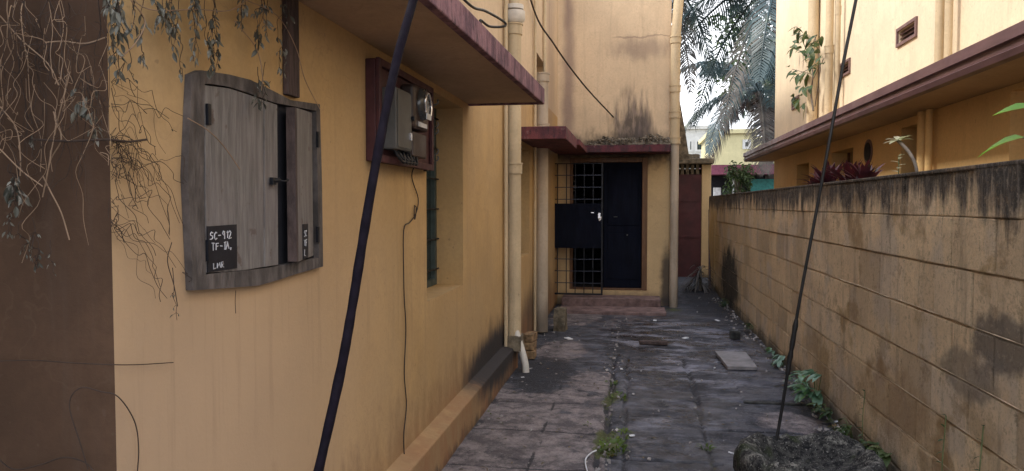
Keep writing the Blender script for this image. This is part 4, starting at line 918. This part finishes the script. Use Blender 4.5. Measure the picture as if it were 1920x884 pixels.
# dry spiky plant at the end of the lane
p = V((1.22,14.3,0)); o = thing('spiky_plant', 'dry grey spiky plant beside the maroon door at the lane end', 'plant', p); f = MB(); rr = random.Random(9)
for k in range(70):
    a = rr.uniform(0,6.28); f.leaf(p+V((0,0,.1+rr.uniform(0,.3))), (math.cos(a), math.sin(a), rr.uniform(-.2,1.4)), rr.uniform(.25,.5), .03, .8)
f.build('foliage', M['palm_dry'], o, recalc=False); b = MB(); b.tube([p, p+V((0,0,.35))], .03, 8); b.build('stem', M['bark'], o)

# ================================================================== LOOSE THINGS IN THE LANE
b = MB(); b.prism([onz(px,py,.05) for px,py in ((1340,658),(1398,660),(1408,672),(1420,688),(1364,687),(1352,672))], (0,0,-.035)); tag(b.build('broken_slab', plain('grey_slab', (.23,.215,.215), .7, var=.25, scale=9, bump=.4), None, bevel=.004), 'flat broken grey slab lying loose on the lane by the wall', 'slab')
sc = onz(1510, 875, .1); 
tr_ = MB(); NA = 96; prof = [(1.0,-.01),(1.03,.05),(1.04,.11),(1.02,.165),(.97,.20),(.90,.212),(.83,.205),(.76,.185),(.68,.15),(.60,.12),(.45,.10),(.25,.095),(.02,.095)]
vs = []; TC = V((.985, 4.40, 0))
for rr_, zz_ in prof:
    for k in range(NA):
        a = 2*math.pi*k/NA; ca, sa = math.cos(a), math.sin(a); sq = (abs(ca)**3.2+abs(sa)**3.2)**(-1/3.2)
        q = V((ca*sq*.375*rr_, sa*sq*.31*rr_, zz_*(1+.22*mn.noise(V((ca*1.3,sa*1.3,4)))+.10*mn.noise(V((ca*4,sa*4,2)))))) + TC
        q += V((mn.noise(q*7), mn.noise(q*7+V((5,0,0))), mn.noise(q*7+V((0,5,0)))))*.024 + V((mn.noise(q*28), mn.noise(q*28+V((5,0,0))), mn.noise(q*28+V((0,5,0)))))*.015
        vs.append(q)
m_ = len(prof); tr_.add(vs, [(i*NA+k, i*NA+(k+1)%NA, (i+1)*NA+(k+1)%NA, (i+1)*NA+k) for i in range(m_-1) for k in range(NA)] + [tuple((m_-1)*NA+k for k in range(NA))], True)
tag(tr_.build('stone_trough', M['trough']), 'rough blackened stone trough with broken rim at the bottom of the lane', 'trough')
ml = MB(); pts = [V((px_-.0,0,0)) for px_ in ()]
rr = random.Random(12)
def chip(px, py, s, mat, label, name='rubble_chip', cat='debris', h=.008):
    s *= .6
    p = onz(px, py, .006+h*.5); b = MB(); a = rr.uniform(0,3.1); b.obox(p, V((math.cos(a),math.sin(a),.05))*s, V((-math.sin(a),math.cos(a),0))*s*rr.uniform(.4,.8), (0,0,h*.5))
    tag(b.build(name, mat, None, bevel=h*.2), label, cat, 'loose chips on the lane')
for px,py,s,lab in ((1228,601,.06,'white chip beside the lower door step'),(1345,601,.07,'white flat chip far up the lane'),(1378,620,.06,'small white lump left of the block wall foot'),(1285,634,.06,'white chip in the middle of the wet concrete'),(1066,635,.09,'pale flake by the farther pipe foot'),(1165,692,.03,'small grey chip at the start of the mossy joint'),(1090,820,.015,'tiny dark chip on the left slab'),(980,708,.025,'small white chip at the foot of the white elbow'),(1568,791,.02,'white pebble near the wall foot'),(1185,817,.03,'pale chip beside the thick grass tuft'),(1340,690,.02,'tiny chip below the broken slab')):
    chip(px, py, s, M['white_bits'] if 'dark' not in lab else M['stub'], lab)
b = MB(); q = onz(1378,628,.05); b.obox(q, (.06,0,0), (0,.05,0), (0,0,.05)); tag(b.build('dark_lump', M['stone'], None, bevel=.015), 'small black lump on the lane left of the wall', 'lump')
b = MB(); q = onz(1225,643,.03); b.obox(q, (.16,.0,0), (0,.03,0), (0,0,.022)); tag(b.build('dark_stick', M['wood_dark'], None, bevel=.01), 'short dark piece of wood lying on the wet concrete', 'stick')
b = MB(); b.tube(curve([onz(px,py,.03) for px,py in ((1108,900),(1100,880),(1098,862),(1108,850),(1118,845))],6), .005, 6); tag(b.build('white_string', M['white_bits']), 'short curl of white string on the slabs at the bottom edge', 'string')
b = MB(); b.tube(curve([onz(px,py,.02) for px,py in ((1395,868),(1385,855),(1372,850),(1366,848))],6), .005, 6); tag(b.build('white_string', M['white_bits']), 'short curl of white string left of the stone trough', 'string')
b = MB(); b.box(.88, 1.46, 6.19, 6.235, -.03, .016); tag(b.build('slab_edge', M['stone'], None, bevel=.008), 'raised dark slab edge running to the block wall', 'kerb')

gr = MB(); rr = random.Random(77)
for k in range(620):
    y = 4.2 + 9*rr.random()**1.6; side = rr.random(); x = 1.47-abs(rr.gauss(0,.10)) if side < .45 else (-1.12+abs(rr.gauss(0,.12)) if side < .62 and y < 11 else rr.uniform(-1.05,1.4))
    if abs(x+.2) < .15 or rr.random() < .2: x = -.2+rr.gauss(0,.05)
    if y > 10.8 and x < .55: continue
    r_ = rr.uniform(.003,.011)*(1.5 if side < .45 else 1); a = V((rr.gauss(0,1), rr.gauss(0,1), rr.gauss(0,.5))).normalized(); b_ = a.orthogonal().normalized()
    gr.obox((x,y,.008+r_*.3), a*r_, b_*r_*.8, a.cross(b_)*r_*.5)
tag(gr.build('grit', M['grit']), 'pale grit and small crumbs scattered over the lane', 'grit', kind='stuff')
gr = MB()
for k in range(420):
    y = 4.2 + 10*rr.random()**1.4; x = 1.45-abs(rr.gauss(0,.09)) if rr.random() < .7 else rr.uniform(-1.05,1.4)
    if y > 10.8 and x < .55: continue
    gr.leaf((x,y,.014+rr.uniform(0,.012)), (rr.gauss(0,1), rr.gauss(0,1), rr.uniform(-.1,.3)), rr.uniform(.02,.05), rr.uniform(.008,.02), .1, fold=.6)
tag(gr.build('fallen_leaves', M['dead_leaf'], recalc=False), 'small dead leaves lying along the foot of the block wall and on the lane', 'fallen leaves', kind='stuff')
# ================================================================== CABLES
def cable(name, label, pts, r, mat, knots=()):
    b = MB(); c = curve(pts, 10); b.tube(c, r, 10)
    o = b.build(name, mat); tag(o, label, 'cable')
    return o
pts = [ond(px,py,d) for px,py,d in ((905,-520,2.0),(835,-220,1.75),(775,0,1.55),(741,125,1.5),(706,300,1.45),(682,440,1.42),(663,560,1.40),(640,690,1.38),(598,880,1.35))] + [ond(545,1110,1.36), V((-.66,1.36,.4)), V((-.72,1.40,.0))]
cb1 = thing('thick_cable', 'thick black purple cable slanting down in front of the left wall', 'cable', pts[-1])
c = curve(pts, 10); b = MB(); b.tube(c, [.0090+.0012*mn.noise(V((i*.3,0,0))) for i in range(len(c))], 12); b.build('sheath', M['cable'], cb1)
pts = [ond(px,py,d) for px,py,d in ((1700,-480,4.2),(1605,0,4.3),(1583,110,4.3),(1556,260,4.3),(1530,400,4.35),(1500,560,4.4),(1480,680,4.45),(1464,780,4.5),(1449,862,4.5))]
cb2 = thing('thin_cable', 'thin taut black cable tied down to the stone trough', 'cable', pts[-1])
c = curve(pts, 10); b = MB(); b.tube(c, .0095, 8); b.build('wire', M['rope'], cb2)
b = MB(); k0 = [p for p in c if p.z < ond(1500,600,4.4).z and p.z > ond(1475,710,4.45).z]; b.tube(k0, [.011+.006*abs(math.sin(i*1.3)) for i in range(len(k0))], 8); b.build('taped_joint', M['rope'], cb2)
cable('overhead_wire', 'thin wire sagging from the left house to the cream back wall', [(WX+.01,6.2,4.9), ond(995,0,8.6), ond(1040,85,9.4), ond(1095,160,10.6), V(ony(1150,220,BY-.01))], .011, M['wire'])
cable('wire_loop', 'stiff black wire loop sticking up from the top of the canopy', [ond(px,py,d) for px,py,d in ((860,-10,3.6),(887,14,3.7),(912,22,3.9),(946,42,4.2),(944,50,4.2),(918,50,4.1),(900,40,4.0))]+[V((-.78,4.05,zC+.11))], .007, M['rope'])

# ================================================================== DRY CREEPER (upper left)
cr = thing('dry_creeper', 'dry leafless creeper tangled over the corner of the left house', 'creeper', (-1.2, 1.6, 2.4))
tan, drk, lf = MB(), MB(), MB(); rr = random.Random(21)
def wander(a, b, sag, n=7, j=.03):
    a, b = V(a), V(b); pts = []
    for i in range(n+1):
        t = i/n; p = a.lerp(b, t) + V((0,0,-sag*4*t*(1-t))); k = j*math.sin(math.pi*t)
        pts.append(p + V((rr.gauss(0,k*.4), rr.gauss(0,k), rr.gauss(0,k))))
    return curve(pts, 4)
def P(px, py, off=.03):              # a point just off the front face or the side wall
    if px < 207: return ony(px, py, 1.6-off)
    return onx(px, py, WX+off)
# long pale arcs
for arc in ([(230,-20),(280,18),(370,18),(430,20),(470,-5)],[(460,0),(520,30),(555,90),(572,150),(600,205)],[(0,30),(40,75),(90,120),(110,160)],[(0,200),(30,240),(38,290),(38,330)],[(245,0),(272,40),(255,80),(225,110)],
            [(85,80),(120,78),(160,82),(200,70)],[(80,330),(95,360),(115,400),(130,450)],[(100,210),(115,260),(95,300),(85,350)],[(352,222),(390,245),(420,275),(450,318)],[(440,40),(480,90),(492,140),(490,170)],[(0,280),(40,320),(80,350)],[(130,140),(105,240),(90,320),(80,370)]):
    tan.tube(curve([P(a,b,.05+.02*rr.random()) for a,b in arc],6), .0016, 5)
# dense hanging tangle on the front face
for k in range(70):
    x0 = rr.uniform(-30,205); y0_ = rr.uniform(-60,200); L = rr.uniform(60,330); x1 = x0 + rr.gauss(0,60); y1 = y0_ + L*rr.uniform(.2,1)
    x1 = min(x1, 203)
    (tan if rr.random() < .5 else drk).tube(wander(P(x0,y0_,rr.uniform(.01,.2)), P(x1,y1,rr.uniform(.01,.2)), rr.uniform(-.05,.08), 7, .020), rr.uniform(.0004,.0008), 4)
# twig fans round the corner
for k in range(52):
    x0 = 203; y0_ = rr.choice((262,268,200,160,330,300,380,420)); x1 = rr.uniform(215,350) if rr.random() < .8 else rr.uniform(215,300); y1 = y0_ + rr.uniform(-40,200)*(x1-200)/150 + rr.uniform(-20,70)
    a = P(209,y0_+rr.uniform(-8,8),.03); drk.tube(wander(a, P(x1,min(y1,560),.02), rr.uniform(-.06,.02), 8, .014), rr.uniform(.0004,.0009), 4)
    if k % 4 == 0:
        a2 = P(x1,min(y1,560),.02); drk.tube(wander(a2, a2+V((0,rr.uniform(-.02,.10),rr.uniform(-.12,-.02))), 0, 4, .01), .0008, 4)
# a thicker dark branch crossing the corner, and wires lower down
drk.tube(curve([ony(60,262,1.52), ony(130,265,1.53), ony(200,262,1.55), P(240,266,.03), P(275,262,.03)],5), .003, 6)
drk.tube(curve([ony(-20,678,1.56), ony(60,676,1.56), ony(140,681,1.56), ony(208,684,1.57), P(260,684,.012), P(325,680,.012)],6), .0013, 5)
drk.tube(curve([ony(165,880,1.56), ony(150,830,1.56), ony(130,760,1.56), ony(150,728,1.56), ony(190,735,1.57), P(222,745,.02), P(252,790,.02), P(260,840,.02), P(257,895,.02)],6), .0016, 5)
drk.tube(curve([ony(-10,855,1.56), ony(25,880,1.56), ony(75,872,1.56), ony(120,858,1.56), ony(160,868,1.56), ony(180,890,1.56)],6), .0018, 5)
drk.tube(curve([P(322,455,.02), P(314,490,.02), P(326,535,.02), P(333,575,.02)],5), .0013, 5)
drk.tube(curve([P(442,545,.02), P(441,565,.02), P(442,588,.02)],4), .0010, 5)
# shrivelled leaves
clusters = [(222,20,16),(220,60,14),(218,100,10),(212,130,6),(200,5,12),(260,50,8),(268,105,4),(328,85,12),(318,40,14),(370,95,18),(395,90,18),(402,125,12),(340,135,6),(452,30,10),(490,70,18),(500,55,10),(525,55,8),(525,130,8),(405,60,10),(485,170,10),(495,195,6),(370,5,8),(165,190,8),(172,230,8),(30,350,9),(28,360,8),(60,262,3),(330,578,6),(20,430,8),(50,455,8),(72,490,10),(100,500,4),(300,30,8),(250,130,3)]
for px, py, n in clusters:
    ln = 40 if py > 45 else 60
    for m_ in range(1 + n//7):
        top_ = P(px+rr.uniform(-14,14), (py-ln-rr.uniform(0,40)) if py > 100 else -30, .05); bot = P(px+rr.gauss(0,6), py+rr.uniform(5,25), .05+rr.uniform(0,.03))
        stp = wander(top_, bot, 0, 6, .009); drk.tube(stp, [.0013*(1-.5*i_/len(stp)) for i_ in range(len(stp))], 4)
        for k in range(min(n, 8)):
            q = stp[int(len(stp)*rr.uniform(.35,.99))]; L = rr.uniform(.012,.030) if py < 400 else rr.uniform(.006,.014); sd_ = -1 if k % 2 else 1
            tip_ = q + V((rr.uniform(-.3,.3)*.012, sd_*rr.uniform(.002,.010), -.004)); drk.tube([q, tip_], .0006, 3)
            lf.leaf(tip_, (rr.uniform(-.5,.5), sd_*rr.uniform(.1,.7), -1+rr.uniform(-.1,.5)), L, L*rr.uniform(.3,.5), .15, nrm=(rr.uniform(-1,1),rr.uniform(-.8,.2),.3), fold=rr.uniform(.4,1.2))
for k in range(9):     # thicker forking stems
    x0 = rr.uniform(0,200); pth = wander(P(x0,-60,.08), P(min(x0+rr.uniform(-60,60),203), rr.uniform(120,420), .04), -.02, 7, .02)
    (tan if k % 3 == 0 else drk).tube(pth, [.0017*(1-.7*i_/len(pth)) for i_ in range(len(pth))], 5)
    for m_ in range(4):
        q = pth[rr.randrange(4, len(pth)-2)]; drk.tube(wander(q, q+V((rr.uniform(-.10,.06), rr.uniform(-.02,.02), rr.uniform(-.16,.02))), 0, 5, .008), [.0012*(1-.7*i_/20) for i_ in range(21)], 4)
tan.build('pale_stem', M['twig_tan'], cr); drk.build('dark_stem', M['twig_dark'], cr); lf.build('foliage', M['dry_leaf'], cr, recalc=False)
